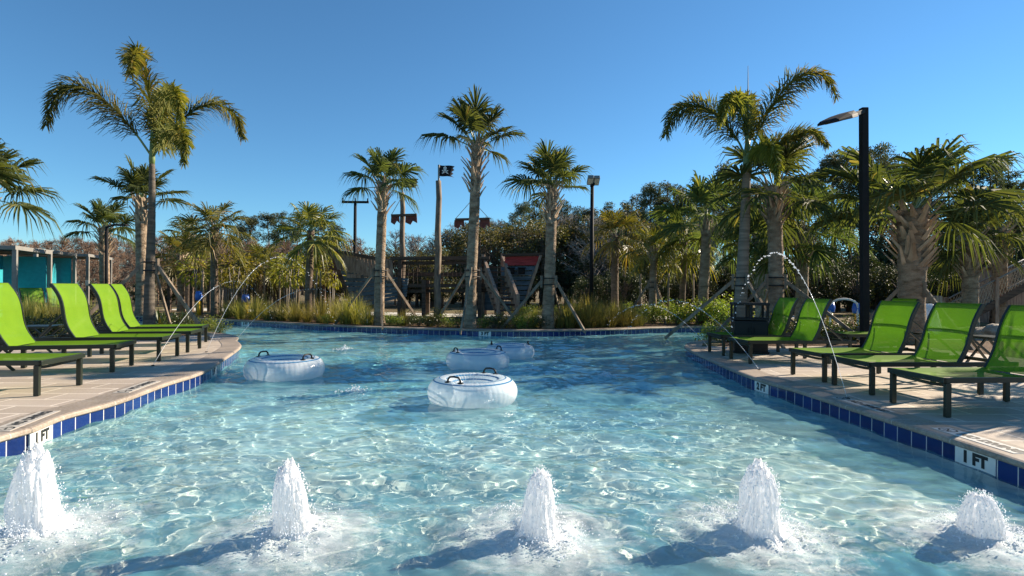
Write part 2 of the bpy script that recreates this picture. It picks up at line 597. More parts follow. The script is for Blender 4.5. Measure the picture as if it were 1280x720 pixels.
right_w = [at_z(*p).to_2d() for p in [(1280, 608.5), (1186, 573.5), (1073, 532.6), (1003, 507), (943, 487), (898, 466.5), (860, 446)]]
rx = right_w[0].x
right_sec = catmull([Vector((rx + .25, -3)), Vector((rx + .1, 0)), Vector((rx + .03, 2))] + right_w +
                    [Vector((3.62, 11.55)), Vector((3.85, 12.05)), Vector((4.35, 12.5)), Vector((5.3, 12.9)), Vector((8, 13.3)), Vector((14, 13.5))])
far_px = [(881, 408), (812, 409.5), (760, 411.3), (700, 412.4), (640, 412.6), (580, 411.6), (520, 410), (444, 407.7), (392, 405.3), (340, 402.3), (300, 400.5), (262, 398.6)]
far_sec = catmull([Vector((14, 17.4)), Vector((9, 17.3))] + [at_z(*p, DECK).to_2d() for p in far_px] + [Vector((-13.5, 20.2)), Vector((-17, 21))])
left_w = [at_z(*p).to_2d() for p in [(299, 444), (276, 463), (249, 481), (204, 497.5), (146, 521.6), (78, 543), (36, 562), (0, 573)]]
lx = left_w[-1].x
left_sec = catmull([Vector((-17, 15.6)), Vector((-10, 14.6)), Vector((-8, 14.0)), Vector((-6.9, 13.3)), Vector((-6.15, 12.5)), Vector((-5.72, 11.6))] + left_w +
                   [Vector((lx + .08, 2)), Vector((lx + .02, 0)), Vector((lx - .2, -3))])
outline = right_sec + far_sec + left_sec
NR, NF = len(right_sec), len(far_sec)

def offset(pts, d, closed=True):
    out = []
    n = len(pts)
    for i, p in enumerate(pts):
        a, b = pts[(i - 1) % n], pts[(i + 1) % n]
        tg = (b - a).normalized()
        out.append(p + Vector((tg.y, -tg.x)) * d)
    return out

def sweep(name, prof, mats, smooth=False):
    """sweep a (outward offset, z) profile round the pool outline, u = arc length"""
    rings = [offset(outline, o) for o, z in prof]
    n = len(outline)
    L = [0]
    for i in range(n): L.append(L[-1] + (outline[(i + 1) % n] - outline[i]).length)
    vs, fs, uv = [], [], []
    h = [0]
    for (o1, z1), (o2, z2) in zip(prof, prof[1:]): h.append(h[-1] + math.hypot(o2 - o1, z2 - z1))
    for j, (o, z) in enumerate(prof):
        for i in range(n + 1):
            p = rings[j][i % n]
            vs.append((p.x, p.y, z))
            uv.append((L[i], h[j]))
    for j in range(len(prof) - 1):
        for i in range(n):
            a = j * (n + 1) + i
            fs.append((a, a + 1, a + n + 2, a + n + 1))
    me = bpy.data.meshes.new(name)
    me.from_pydata(vs, [], fs)
    me.materials.append(mats)
    ul = me.uv_layers.new()
    idx = np.empty(len(me.loops), int)
    me.loops.foreach_get('vertex_index', idx)
    ul.data.foreach_set('uv', np.array(uv)[idx].reshape(-1))
    if smooth: me.polygons.foreach_set('use_smooth', [True] * len(fs))
    o = bpy.data.objects.new(name, me)
    COL.objects.link(o)
    o['kind'] = 'structure'
    return o

sweep('pool_tile', [(0, .128), (0, -.06)], M['tile'])
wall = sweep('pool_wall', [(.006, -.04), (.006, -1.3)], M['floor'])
sweep('pool_coping', [(.01, .125), (-.02, .125), (-.031, .135), (-.031, .155), (-.022, .168), (0, .174), (.3, .174), (.3, .1)], M['coping'])

# ground sheet with the pool cut out, deck sheets
def sheet(name, loops, z, m):
    l3 = [[Vector((p[0], p[1], 0)) for p in lp] for lp in loops]
    tri = geometry.tessellate_polygon(l3)
    flat = [p for lp in l3 for p in lp]
    me = bpy.data.meshes.new(name)
    fs = []
    for a, b, c in tri:
        A, B, C_ = flat[a], flat[b], flat[c]
        fs.append((a, b, c) if (B - A).cross(C_ - A).z > 0 else (a, c, b))
    me.from_pydata([(p.x, p.y, z) for p in flat], [], fs)
    me.materials.append(m)
    o = bpy.data.objects.new(name, me)
    COL.objects.link(o)
    o['kind'] = 'structure'
    return o

hole = offset(outline, .28)[::3]
sheet('ground', [[(-900, -300), (900, -300), (900, 1500), (-900, 1500)], hole], GROUND, M['ground'])
co_r = offset(outline, .296)[:NR]
co_l = offset(outline, .296)[NR + NF:]
k_r = [p for p in co_r if p.y < 11.2 and p.x < 6]
sheet('deck_paving', [list(k_r) + [Vector((5.5, 11.3)), Vector((8.3, 11.7)), Vector((8.7, 9.7)), Vector((9.4, 7.6)), Vector((12, 6.5)), Vector((16, -3))]], GROUND + .004, M['paver'])
k_l = [p for p in co_l if p.x > -6.9 and p.y < 13]
sheet('deck_paving', [list(k_l) + [Vector((-14, -3)), Vector((-14, 6)), Vector((-9.4, 8.0)), Vector((-8.6, 10.2)), Vector((-7.7, 12.2))]], GROUND + .004, M['paver'])
# mulch bed on the island and behind the decks
isl = offset(outline, .29)[NR:NR + NF]
isl = [p for p in isl if -12 < p.x < 13]
sheet('mulch_bed', [list(isl) + [Vector((-11.5, 23.5)), Vector((-3, 19.6)), Vector((3, 18.6)), Vector((12, 21))]], GROUND + .003, M['mulch'])
sheet('mulch_bed', [[(-8.65, 8.0), (-8.0, 10.2), (-7.0, 12.4), (-7.2, 13), (-8.2, 13.6), (-14, 14.3), (-14, 8)]], GROUND + .002, M['mulch'])
sheet('mulch_bed', [[(3.95, 10.9), (5.5, 11.1), (8.2, 11.5), (8.6, 9.6), (9.3, 7.5), (13, 6.4), (14, 13.0), (8, 12.9), (5.3, 12.5), (4.6, 12.2)]], GROUND + .002, M['mulch'])
sheet('garden_path', [[(-16, 25.5), (-3, 21.6), (3, 20.4), (13, 23), (13, 25.5), (3, 23), (-3, 24.2), (-16, 28)]], GROUND + .006, M['path'])

# pool floor
def grid_obj(name, xs, ys, zf, mat, smooth=True):
    X, Y = np.meshgrid(xs, ys)
    Z = zf(X, Y)
    co = np.stack([X, Y, Z], -1).reshape(-1, 3)
    nx, ny = len(xs), len(ys)
    i = np.arange(nx * ny).reshape(ny, nx)
    f = np.stack([i[:-1, :-1], i[:-1, 1:], i[1:, 1:], i[1:, :-1]], -1).reshape(-1, 4)
    me = bpy.data.meshes.new(name)
    me.vertices.add(len(co)); me.vertices.foreach_set('co', co.reshape(-1))
    me.loops.add(f.size); me.loops.foreach_set('vertex_index', f.reshape(-1).astype(np.int32))
    me.polygons.add(len(f)); me.polygons.foreach_set('loop_start', np.arange(0, f.size, 4, dtype=np.int32))
    me.update(calc_edges=True)
    if smooth: me.polygons.foreach_set('use_smooth', np.ones(len(f), bool))
    me.materials.append(mat)
    me.validate()
    o = bpy.data.objects.new(name, me)
    COL.objects.link(o)
    o['kind'] = 'structure'
    return o

depth = lambda Y: np.interp(Y, [-3, 3, 6, 9, 14, 25], [.22, .27, .38, .58, .85, .9])
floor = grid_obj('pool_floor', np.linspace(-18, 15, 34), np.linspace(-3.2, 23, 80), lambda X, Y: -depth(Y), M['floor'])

rs = np.random.RandomState(5)
WAVES = []
for i in range(110):
    lam = .075 * 15 ** rs.rand()
    th = R(100) + rs.randn() * .9
    k = 2 * PI / lam
    WAVES.append((k * math.cos(th), k * math.sin(th), rs.rand() * 6.28, lam / 6.28 * .15 * 1.41 / 110 ** .5))

def water_z(X, Y):
    Z = np.zeros_like(X)
    wx = X + .05 * np.sin(1.7 * Y + .6 * X) + .02 * np.sin(5.1 * Y - 2 * X)
    wy = Y + .05 * np.sin(1.9 * X - .8 * Y) + .02 * np.sin(4.3 * X + 3 * Y)
    for kx, ky, p, a in WAVES:
        Z += a * np.sin(kx * wx + ky * wy + p)
    Z *= .75 + .35 * np.sin(.9 * X + .5 * Y) * np.sin(.7 * Y - .4 * X)
    for i, p in enumerate(BUB):
        r = np.hypot(X - p.x, Y - p.y) + 1e-3
        ang = np.arctan2(Y - p.y, X - p.x)
        rr = r + .03 * np.sin(5 * ang + i) + .02 * np.sin(9 * ang + 2 * i)
        Z += .008 * np.sin(2 * PI * rr / .17 + i) * np.exp(-r / .55)
        Z += .035 * np.exp(-(r / .2) ** 2) * (1 + .5 * np.sin(7 * ang + i) * np.sin(30 * r))
    return Z
ys = [-3]
while ys[-1] < 22:
    y = ys[-1]
    ys.append(y + (.3 if y < 1.4 else max(.017, .0036 * y)))
xs = np.concatenate([np.linspace(-17.5, -7, 110), np.arange(-6.97, 5.6, .02), np.linspace(5.6, 14.5, 110)])
water = grid_obj('pool_water', xs, np.array(ys), water_z, M['water'])
water.cycles.is_caustics_caster = True
floor.cycles.is_caustics_receiver = True
wall.cycles.is_caustics_receiver = True

# ------------------------------------------------------------------ lettering on tiles and coping
def text(name, body, size, mat, parent, loc, rot, depth_=.001):
    c = bpy.data.curves.new(name, 'FONT')
    c.body = body
    c.size = size
    c.align_x = 'CENTER'
    c.align_y = 'CENTER'
    c.extrude = depth_
    c.offset = .007
    c.materials.append(mat)
    tmp = bpy.data.objects.new(name, c)
    COL.objects.link(tmp)
    me = bpy.data.meshes.new_from_object(tmp.evaluated_get(bpy.context.evaluated_depsgraph_get()))
    bpy.data.objects.remove(tmp)
    me.materials.clear()
    me.materials.append(mat)
    o = bpy.data.objects.new(name, me)
    COL.objects.link(o)
    o.parent = parent
    o.matrix_local = Matrix.Translation(loc) @ rot.to_4x4()
    return o

def nearest(sec, pt):
    i = min(range(1, len(sec) - 1), key=lambda k: (sec[k] - pt).length)
    tg = (sec[i + 1] - sec[i - 1]).normalized()
    return sec[i], tg

def depth_marker(sec, px, py, word, label, w_=.33):
    p, tg = nearest(sec, at_z(px, py, .05).to_2d())
    inn = Vector((-tg.y, tg.x))                # towards the water
    # reading direction: seen from the water, to the right
    rd = Vector((-inn.y, inn.x, 0))
    n3 = Vector((inn.x, inn.y, 0))
    rot = Matrix((rd, Vector((0, 0, 1)), n3)).transposed()
    e = empty('depth_marker', (p.x, p.y, .062), 0, label, 'depth marker', 'white depth markers in the waterline tile')
    b = MB().box(n3 * .0025, (w_, .128, .009), rot)
    b.build('plate', M['tile_white'], e)
    text('lettering', word, .115, M['letter'], e, n3 * .0085, rot)
depth_marker(left_sec, 57, 548, '1 FT', 'white one foot depth marker behind the tall left bubbler', .34)
depth_marker(left_sec, 269, 466, '2 FT', 'white depth marker near the far end of the left pool edge')
depth_marker(right_sec, 1212, 578, '1 FT', 'white one foot depth marker on the right pool edge nearest the camera', .34)
depth_marker(right_sec, 950, 486, '2 FT', 'white depth marker below the far pair of right loungers')
depth_marker(far_sec, 597, 421, '3 FT', 'white depth marker under the tallest central sabal palm')
depth_marker(far_sec, 314, 405, '3 FT', 'tiny white depth marker at the far left of the island edge')

def coping_mark(sec, px, py, label, plate=False):
    p, tg = nearest(sec, at_z(px, py, DECK).to_2d())
    inn = Vector((-tg.y, tg.x))
    rd = Vector((-inn.y, inn.x, 0))
    up = Vector((-inn.x, -inn.y, 0))
    rot = Matrix((rd, up, Vector((0, 0, 1)))).transposed()
    q = p - inn * .15
    e = empty('no_diving_marking', (q.x, q.y, .1745), 0, label, 'pool marking', 'markings set into the coping')
    MB().box((0, 0, .0015), (.72, .16, .003), rot).build('plate', M['mark_white'] if plate else M['coping'], e)
    ring = MB()
    c0 = rd * -.28 + Vector((0, 0, .0034))
    pts = [c0 + rd * .06 * math.cos(a) + up * .06 * math.sin(a) for a in np.linspace(0, 2 * PI, 25)]
    for a, b in zip(pts, pts[1:]): ring.bar(a, b, .012, .0016)
    ring.bar(c0 - rd * .04 + up * .04, c0 + rd * .04 - up * .04, .012, .0022)
    ring.bar(c0 - rd * .03 - up * .02, c0 + rd * .035 + up * .0, .014, .0012)
    ring.build('symbol', M['mark'], e)
    text('lettering', 'NO DIVING', .098, M['mark'], e, rd * .09 + Vector((0, 0, .0038)), rot, .0006)
coping_mark(left_sec, 45, 527, 'no diving mark in the left coping above the one foot marker')
coping_mark(left_sec, 178, 484, 'no diving mark in the left coping below the green loungers')
coping_mark(right_sec, 1195, 552, 'no diving mark in the right coping above the one foot marker', True)
coping_mark(right_sec, 1075, 506, 'no diving mark in the right coping in front of the middle lounger')

# ------------------------------------------------------------------ bubblers
def bubbler(i, px, py, hpx, wsc, label):
    p = BUB[i]
    h = hpx / F * p.y * 1.0
    e = empty('water_bubbler', (p.x, p.y, 0), 0, label, 'fountain jet', 'white bubbling jets across the near water')
    r_ = random.Random(i + 3)
    b = MB()
    nu, nv = 120, 110
    rb = .125 * wsc * (h / .42) ** .5
    vs, fs = [], []
    lean = Vector((r_.uniform(-.05, .05), r_.uniform(-.03, .03), 0))
    for j in range(nv + 1):
        t_ = j / nv * .998
        rad = rb * (.86 - .20 * t_) * math.sqrt(max(0, 1 - t_ ** 5)) + rb * .9 * max(0, 1 - t_ * 5) ** 2
        z = -.02 + (h + .02) * t_
        for k in range(nu):
            a = 2 * PI * k / nu
            d = Vector((math.cos(a), math.sin(a), 0))
            c_, s_ = math.cos(a), math.sin(a)
            z3 = z * 4 + i * 7.3
            f_ = 1 + .30 * noise.noise(Vector((c_ * .9, s_ * .9, z3))) + .15 * noise.noise(Vector((c_ * 2.6, s_ * 2.6, z3 * 1.3 + 5)))
            f_ += .10 * noise.noise(Vector((c_ * 8, s_ * 8, z3 * 1.2))) + .07 * noise.noise(Vector((c_ * 19, s_ * 19, z3 * 3)))
            # ragged crest: separate tongues of water rise to different heights
            up = .13 * noise.noise(Vector((c_ * 1.6 * rad / rb, s_ * 1.6 * rad / rb, i * 3.7))) + .13 * noise.noise(Vector((c_ * 5 * rad / rb, s_ * 5 * rad / rb, i * 1.7))) + .09 * noise.noise(Vector((c_ * 12 * rad / rb, s_ * 12 * rad / rb, i)))
            vs.append(lean * t_ + d * rad * f_ + Vector((0, 0, z + up * h * t_ ** 2.2)))
    for j in range(nv):
        for k in range(nu):
            k2 = (k + 1) % nu
            fs.append((j * nu + k, j * nu + k2, (j + 1) * nu + k2, (j + 1) * nu + k))
    b.add(vs, fs)
    b.build('foam_column', M['foam'], e, True)
    s = MB()
    for k in range(1100):
        a = r_.uniform(0, 2 * PI)
        t_ = r_.random() ** 1.3
        rad = rb * (.92 - .28 * t_) * math.sqrt(max(0, 1 - min(1, t_) ** 5)) * (1 + abs(r_.gauss(0, .16)))
        if r_.random() < .25: rad = rb * r_.uniform(1, 2.3); t_ *= .3
        z = h * t_ * 1.03 + r_.uniform(-.01, .015)
        s.ball((rad * math.cos(a) + lean.x * t_, rad * math.sin(a) + lean.y * t_, max(.0, z)), r_.uniform(.001, .0034), 5, 4, 0, (1, 1, r_.uniform(.8, 1.8)))
    # low splash lobe thrown to one side
    a0 = r_.uniform(-.5, .5)
    for k in range(420):
        a = a0 + r_.gauss(0, .9)
        d = rb * (.9 + abs(r_.gauss(0, 1.0)))
        s.ball((d * math.cos(a), d * math.sin(a), abs(r_.gauss(0, .03)) * max(.2, 1.8 - d / rb * .6)), r_.uniform(.0012, .0045), 5, 4, 0, (1.3, 1.3, .8))
    for q in range(5):
        a1 = r_.uniform(0, 2 * PI); v0 = r_.uniform(.5, 1.3)
        for k in range(60):
            t_ = r_.random()
            rr_ = rb * .9 + rb * v0 * t_ * 1.6
            aa = a1 + r_.gauss(0, .12 + .1 * t_)
            zz = h * .3 * v0 * 4 * t_ * (1 - t_) * r_.uniform(.7, 1.0) + .02
            s.ball((rr_ * math.cos(aa), rr_ * math.sin(aa), zz), r_.uniform(.001, .004), 5, 4)
    o = s.build('spray', M['drops'], e, True)
    o['kind'] = 'stuff'
LB = ['tall broad foam jet at the left edge before the one foot marker',
      'narrow tapering foam jet standing left of centre in the near water',
      'pointed foam jet standing right of centre in the near water',
      'wide ragged foam jet in front of the right pool edge',
      'lowest foam mound at the right end of the row of jets']
for i, bb in enumerate(BUBBLERS): bubbler(i, bb[0], bb[1], bb[2], [.98, .9, .92, 1.08, 1.2][i], LB[i])

# small splashes where arcs land
def splash(px, py, size, label):
    p = at_z(px, py, 0)
    r_ = random.Random(int(px))
    s = MB()
    for k in range(220):
        a, d = r_.uniform(0, 6.28), abs(r_.gauss(0, size))
        s.ball((d * math.cos(a), d * .8 * math.sin(a), abs(r_.gauss(0, size * .3)) * max(0, 1 - d / size / 2.5)), r_.uniform(.003, .010) * size / .14, 6, 4, 0, (1.5, 1.3, .7))
    o = s.build('splash', M['drops'], None, True, p)
    tag(o, label, 'splash', 'splashes where jets land', 'stuff')
splash(757, 471, .13, 'white splash on the water right of the nearest tube')
splash(444, 490, .13, 'white splash on the water left of the nearest tube')
splash(431, 437, .12, 'white splash beyond the left tube near the island')
splash(600, 447, .06, 'tiny splash hidden between the far pair of tubes') if False else None

# arching deck jets
def jet(p0, p1, hgt, label, bead=.016, n=46, thin=.35, lo=0.0, hi=1.0):
    r_ = random.Random(int(abs(p0.x) * 1000))
    e = empty('arching_jet', p0, 0, label, 'water jet', 'thin arching jets of water from the decks')
    d = p1 - p0
    f_ = lambda t_: Vector((d.x * t_, d.y * t_, d.z * t_ + 4 * hgt * t_ * (1 - t_)))
    st = MB()
    pts = [f_(t_) for t_ in np.linspace(0, thin, 14)]
    st.tube(pts, [.0027] * 14, 5)
    st.build('stream', M['drops'], e, True)
    bd = MB()
    for k in range(n):
        t_ = thin * .7 + (hi - thin * .7) * (k + r_.uniform(-.3, .3)) / n
        t_ = min(max(t_, .02), hi)
        p = f_(t_) + Vector((r_.gauss(0, .012), r_.gauss(0, .012), r_.gauss(0, .014))) * (t_ * 1.4)
        bd.ball(p, bead * r_.uniform(.45, 1.1) * (1 if t_ < .75 else .8), 6, 5, 0, (1.25, 1.25, .9))
    o = bd.build('droplets', M['drops'], e, True)
    o['kind'] = 'stuff'
    MB().lathe([(.0, .0), (.022, .0), (.022, .008), (.006, .01), (0, .01)], 12).build('nozzle', M['black_metal'], e)
dk = DECK + .006
jet(at_z(1059, 498, dk), at_z(903, 457, 0), 1.72, 'highest arch of droplets on the right beside the spear palm', .0125, 64)
jet(at_z(949, 462, dk), Vector((2.6, 13.6, 0)), 1.0, 'lower arch of droplets crossing in front of the trash bin', .0125, 52)
jet(at_z(888, 437, dk), Vector((2.6, 16.2, 0)), .85, 'faintest arch of droplets reaching over the channel by the right island', .0125, 46)
jet(at_z(191, 457, dk), Vector((-6.6, 15.8, 0)), 1.3, 'arch of droplets rising in front of the left foxtail palm', .008, 50)
jet(at_z(258, 440, dk), at_z(431, 437, 0), 1.75, 'arch of droplets spanning from left deck to the island bow splash', .009, 56)
jet(at_z(296, 424, dk), Vector((-3.6, 15.0, 0)), 1.15, 'small low arch of droplets at the tip of the left deck', .007, 46)

# ------------------------------------------------------------------ sun loungers
# local frame: foot end at x=0, head towards +x, width along y, deck at z=0
def make_lounger(label, group, lean, blen=.80, hinge=1.10, sc_=.035):
    e = empty('sun_lounger', (0, 0, 0), 0, label, 'sun lounger', group)
    W = .315
    sz = .345
    fr = MB()
    for s in (-1, 1):
        fr.box((.86, s * W, sz - .015), (1.76, .028, .05))
    fr.box((.0, 0, sz - .015), (.034, 2 * W + .028, .05))
    fr.box((1.74, 0, sz - .02), (.03, 2 * W - .028, .04))
    # bowed cross brace under the foot end
    pts = [(.05 + .10 * math.sin(PI * t_), -W + 2 * W * t_, sz - .055 - .035 * math.sin(PI * t_)) for t_ in np.linspace(0, 1, 9)]
    for a, b in zip(pts, pts[1:]): fr.bar(a, b, .02, .03)
    fr.box((hinge + .02, 0, sz - .03), (.03, 2 * W - .03, .03))
    fr.build('seat_frame', M['frame'], e, bevel=.004)
    for x in (.035, 1.30):
        for s in (-1, 1):
            MB().box((x, s * (W - .002), (sz - .042) / 2), (.052, .036, sz - .042)).build('leg', M['frame'], e, bevel=.004)
    # seat sling with a shallow dip
    n = 16
    vs, fs = [], []
    for i in range(n + 1):
        x = -.005 + (hinge + .03) * i / n
        for j in range(9):
            v = j / 8 * 2 - 1
            dip = .045 * math.sin(PI * min(1, i / n)) * (1 - .35 * v * v) + .03 * (i / n) ** 3
            vs.append((x, v * (W - .015), sz + .012 - dip * (1 - v ** 6)))
    for i in range(n):
        for j in range(8):
            a = i * 9 + j
            fs.append((a, a + 9, a + 10, a + 1))
    st = MB().add(vs, fs).build('seat', M['sling'], e, True)
    # back: gently S-curved
    la = R(lean)
    def bp(t_):
        s_ = blen * t_
        x = hinge + s_ * math.cos(la) + sc_ * math.sin(2 * PI * t_) * math.sin(la)
        z = sz - .02 + s_ * math.sin(la) - sc_ * math.sin(2 * PI * t_) * math.cos(la)
        return x, z
    bf = MB()
    T = np.linspace(0, 1, 13)
    for s in (-1, 1):
        P = [(bp(t_)[0], s * (W - .012), bp(t_)[1]) for t_ in T]
        for a, b in zip(P, P[1:]):
            d = (Vector(b) - Vector(a)).normalized() * .003
            bf.bar(Vector(a) - d, Vector(b) + d, .026, .04, (1, 0, .2))
    x, z = bp(1)
    bf.box((x, 0, z), (.03, 2 * W - .024, .03))
    x, z = bp(.55)
    bf.box((x + .02, 0, z), (.022, 2 * W - .05, .022))
    bf.build('back_frame', M['frame'], e)
    vs, fs = [], []
    for i in range(17):
        t_ = i / 16
        x, z = bp(t_)
        for j in range(9):
            v = j / 8 * 2 - 1
            sag = .018 * math.sin(PI * t_) * (1 - v * v)
            vs.append((x - .012 * math.sin(la) + sag, v * (W - .018), z + .012 * math.cos(la) - sag * .3 + .012))
    for i in range(16):
        for j in range(8):
            a = i * 9 + j
            fs.append((a, a + 1, a + 10, a + 9))
    MB().add(vs, fs).build('backrest', M['sling'], e, True)
    x, z = bp(.5)
    for s in (-1, 1):
        MB().bar((x + .02, s * (W - .06), z - .01), (min(1.7, x + .42), s * (W - .06), sz - .02), .018, .022).build('back_support', M['frame'], e)
    return e

def place_lounger(src, p_near, p_far, side, label, first=False, kx=1.0):
    """p_near, p_far: deck points under the two foot legs"""
    a, b = at_z(*p_near, DECK + .003), at_z(*p_far, DECK + .003)
    mid = (a + b) / 2
    d = (b - a)
    ax = Vector((d.y, -d.x)) if side > 0 else Vector((-d.y, d.x))
    rz = math.atan2(ax.y, ax.x)
    dirv = Vector((math.cos(rz), math.sin(rz), 0))
    loc = mid - dirv * .035
    if first:
        src.location = loc; src.rotation_euler = (0, 0, rz); src['label'] = label
        return src
    return copy_tree(src, loc, rz, None, label)

GR = 'green loungers on the right deck'
GL = 'green loungers on the left deck'
LR = make_lounger('x', GR, 66, .72, 1.04, .018)
right_l = [((1185, 521.7), (1115.5, 503.4), 'lime mesh lounger nearest the camera on the right, cut by the frame'),
           ((1091, 494), (1042, 481), 'lime mesh lounger second from the camera on the right deck'),
           ((1032, 478), (990, 467.6), 'lime mesh lounger standing just in front of the big black lamp post'),
           ((937, 454.5), (914.7, 448.5), 'lime mesh lounger right of the trash bin, second from the channel'),
           ((905, 444.8), (886.5, 439.3), 'lime mesh lounger directly in front of the black trash bin')]
for i, (a, b, lb) in enumerate(right_l): place_lounger(LR, a, b, 1, lb, i == 0)
copy_tree(LR, at_z(1046, 440, DECK) , R(4), None, 'lime mesh lounger in the back row behind the front right loungers')
LL = make_lounger('x', GL, 68, .86, 1.16)
left_l = [((45, 495), (100, 481), 'lime lounger nearest the camera on the left, only its foot in view'),
          ((137.5, 466), (166.7, 456), 'lime lounger with shaded backrest at the left frame edge'),
          ((197.8, 451.4), (222, 444.7), 'lime lounger with dappled backrest beside the black side table'),
          ((232.8, 441), (250.8, 435), 'sunlit lime lounger second from the foxtail palm trunk'),
          ((246, 432.5), (259.5, 426.3), 'lime lounger farthest along the left deck by the foxtail trunk')]
for i, (a, b, lb) in enumerate(left_l): place_lounger(LL, a, b, -1, lb, i == 0)

# ------------------------------------------------------------------ side tables
def side_table(loc, label, rz=0):
    e = empty('side_table', loc, rz, label, 'side table', 'small black side tables')
    tp = MB()
    for k in range(6): tp.box((0, -.2 + k * .08, .43), (.46, .07, .02))
    tp.box((0, 0, .413), (.44, .44, .012))
    tp.build('table_top', M['frame'], e)
    for s in (-1, 1):
        MB().bar((-.2, s * .19, .0), (.2, s * .19, .41), .025, .03).build('leg', M['frame'], e)
        MB().bar((.2, s * .165, .0), (-.2, s * .165, .41), .025, .03).build('leg', M['frame'], e)
    return e
side_table(at_z(2, 462, DECK), 'black slatted side table at the left frame edge between loungers', R(20))
side_table(at_z(52, 440, DECK), 'black slatted side table behind the dappled left lounger', R(20))
side_table(at_z(1236, 455, DECK), 'dark side table glimpsed behind the nearest right loungers', R(10))

# ------------------------------------------------------------------ swim tubes
def make_tube():
    e = empty('swim_tube', (0, 0, 0), 0, None, 'swim tube', 'clear inflatable rings on the water')
    RM, Rm = .375, .152
    nu, nv = 144, 28
    vs, fs = [], []
    for i in range(nu):
        a = 2 * PI * i / nu
        w_ = 1 + .022 * math.cos(24 * a) ** 4 + .012 * noise.noise(Vector((a * 6, 0, 0)))
        for j in range(nv):
            b = 2 * PI * j / nv
            r = Rm * (1 + (w_ - 1) * (1 if math.cos(b) > -.4 else 2.2))
            rr = RM + r * math.cos(b)
            z = r * 1.05 * math.sin(b)
            vs.append((rr * math.cos(a), rr * math.sin(a), z))
    for i in range(nu):
        for j in range(nv):
            i2, j2 = (i + 1) % nu, (j + 1) % nv
            fs.append((i * nv + j, i2 * nv + j, i2 * nv + j2, i * nv + j2))
    ring = MB().add(vs, fs).build('ring', M['vinyl'], e, True, (0, 0, .105))
    for ang, wd in ((58, .008), (84, .006), (118, .012), (142, .009), (165, .012)):
        b = R(ang)
        r0, z0 = RM + (Rm * 1.035) * math.cos(b), (Rm * 1.05 * 1.035) * math.sin(b)
        MB().lathe([(r0 + wd * math.sin(b), z0 - wd * math.cos(b)), (r0 - wd * math.sin(b), z0 + wd * math.cos(b))], 96).build('stripe', M['vinyl_blue'], ring, True)
    for s in (-1, 1):
        h = MB()
        x0 = s * (RM + .02)
        pts = [(x0, -.085, .0), (x0, -.08, .035), (x0, -.055, .06), (x0, 0, .066), (x0, .055, .06), (x0, .08, .035), (x0, .085, .0)]
        h.tube(pts, .011, 8)
        for t_ in (-.085, .085): h.ball((x0, t_, 0), .03, 10, 6, 0, (1.2, 1.3, .35))
        h.build('handle', M['black_plastic'], e, True, (0, 0, .262))
    return e
TB = make_tube()
def tube_at(px, py, width_px, rz, label, first=False):
    p = at_z(px, py, 0)
    # py = waterline of the front rim: step back by the ring's radius
    c = at_z(px, py, 0) + Vector((0, .44, 0))
    s = width_px / F * (c.y) / 1.07
    c = at_z(px, py, 0); c = c + (c * Vector((1, 1, 0))).normalized() * .44 * s if False else Vector((ray(px, 360).x * (c.y + .44 * s), c.y + .44 * s, 0))
    if first:
        TB.location = c; TB.rotation_euler = (0, 0, rz); TB.scale = (s, s, s); TB['label'] = label
    else:
        copy_tree(TB, c, rz, s, label)
tube_at(592, 510, 113, R(62), 'clear swim ring nearest the camera', True)
tube_at(598, 463, 80, R(28), 'clear swim ring in the middle, overlapping the farthest one')
tube_at(638, 449, 62, R(8), 'farthest clear swim ring, partly hidden by the one before it')
tube_at(357, 477, 96, R(-22), 'clear swim ring floating alone near the left deck')

# ------------------------------------------------------------------ trash bin
def trash_bin():
    p = at_y(936, 430, 10.2); p.z = DECK
    e = empty('trash_bin', p, R(-14), 'black double litter bin with square openings behind the far right loungers', 'litter bin')
    b = MB()
    b.box((0, 0, .30), (.56, .5, .56)); b.box((0, 0, .02), (.6, .54, .04))
    b.build('bin_body', M['black_plastic'], e, bevel=.01)
    for x in (-.14, .14):
        dr = MB().box((x, -.253, .31), (.255, .012, .48)).build('door', M['black_plastic'], e, bevel=.004)
        MB().box((x * .35, -.266, .42), (.02, .016, .09)).build('handle', M['black_metal'], dr)
    h = MB()
    h.box((0, 0, .61), (.58, .52, .04)); h.box((0, 0, .88), (.6, .54, .045))
    for x in (-.27, 0, .27):
        for y in (-.23, .23): h.box((x, y, .745), (.04 if x else .05, .05, .24))
    h.box((0, 0, .745), (.03, .42, .24))
    h.build('hood', M['black_plastic'], e, bevel=.006)
trash_bin()

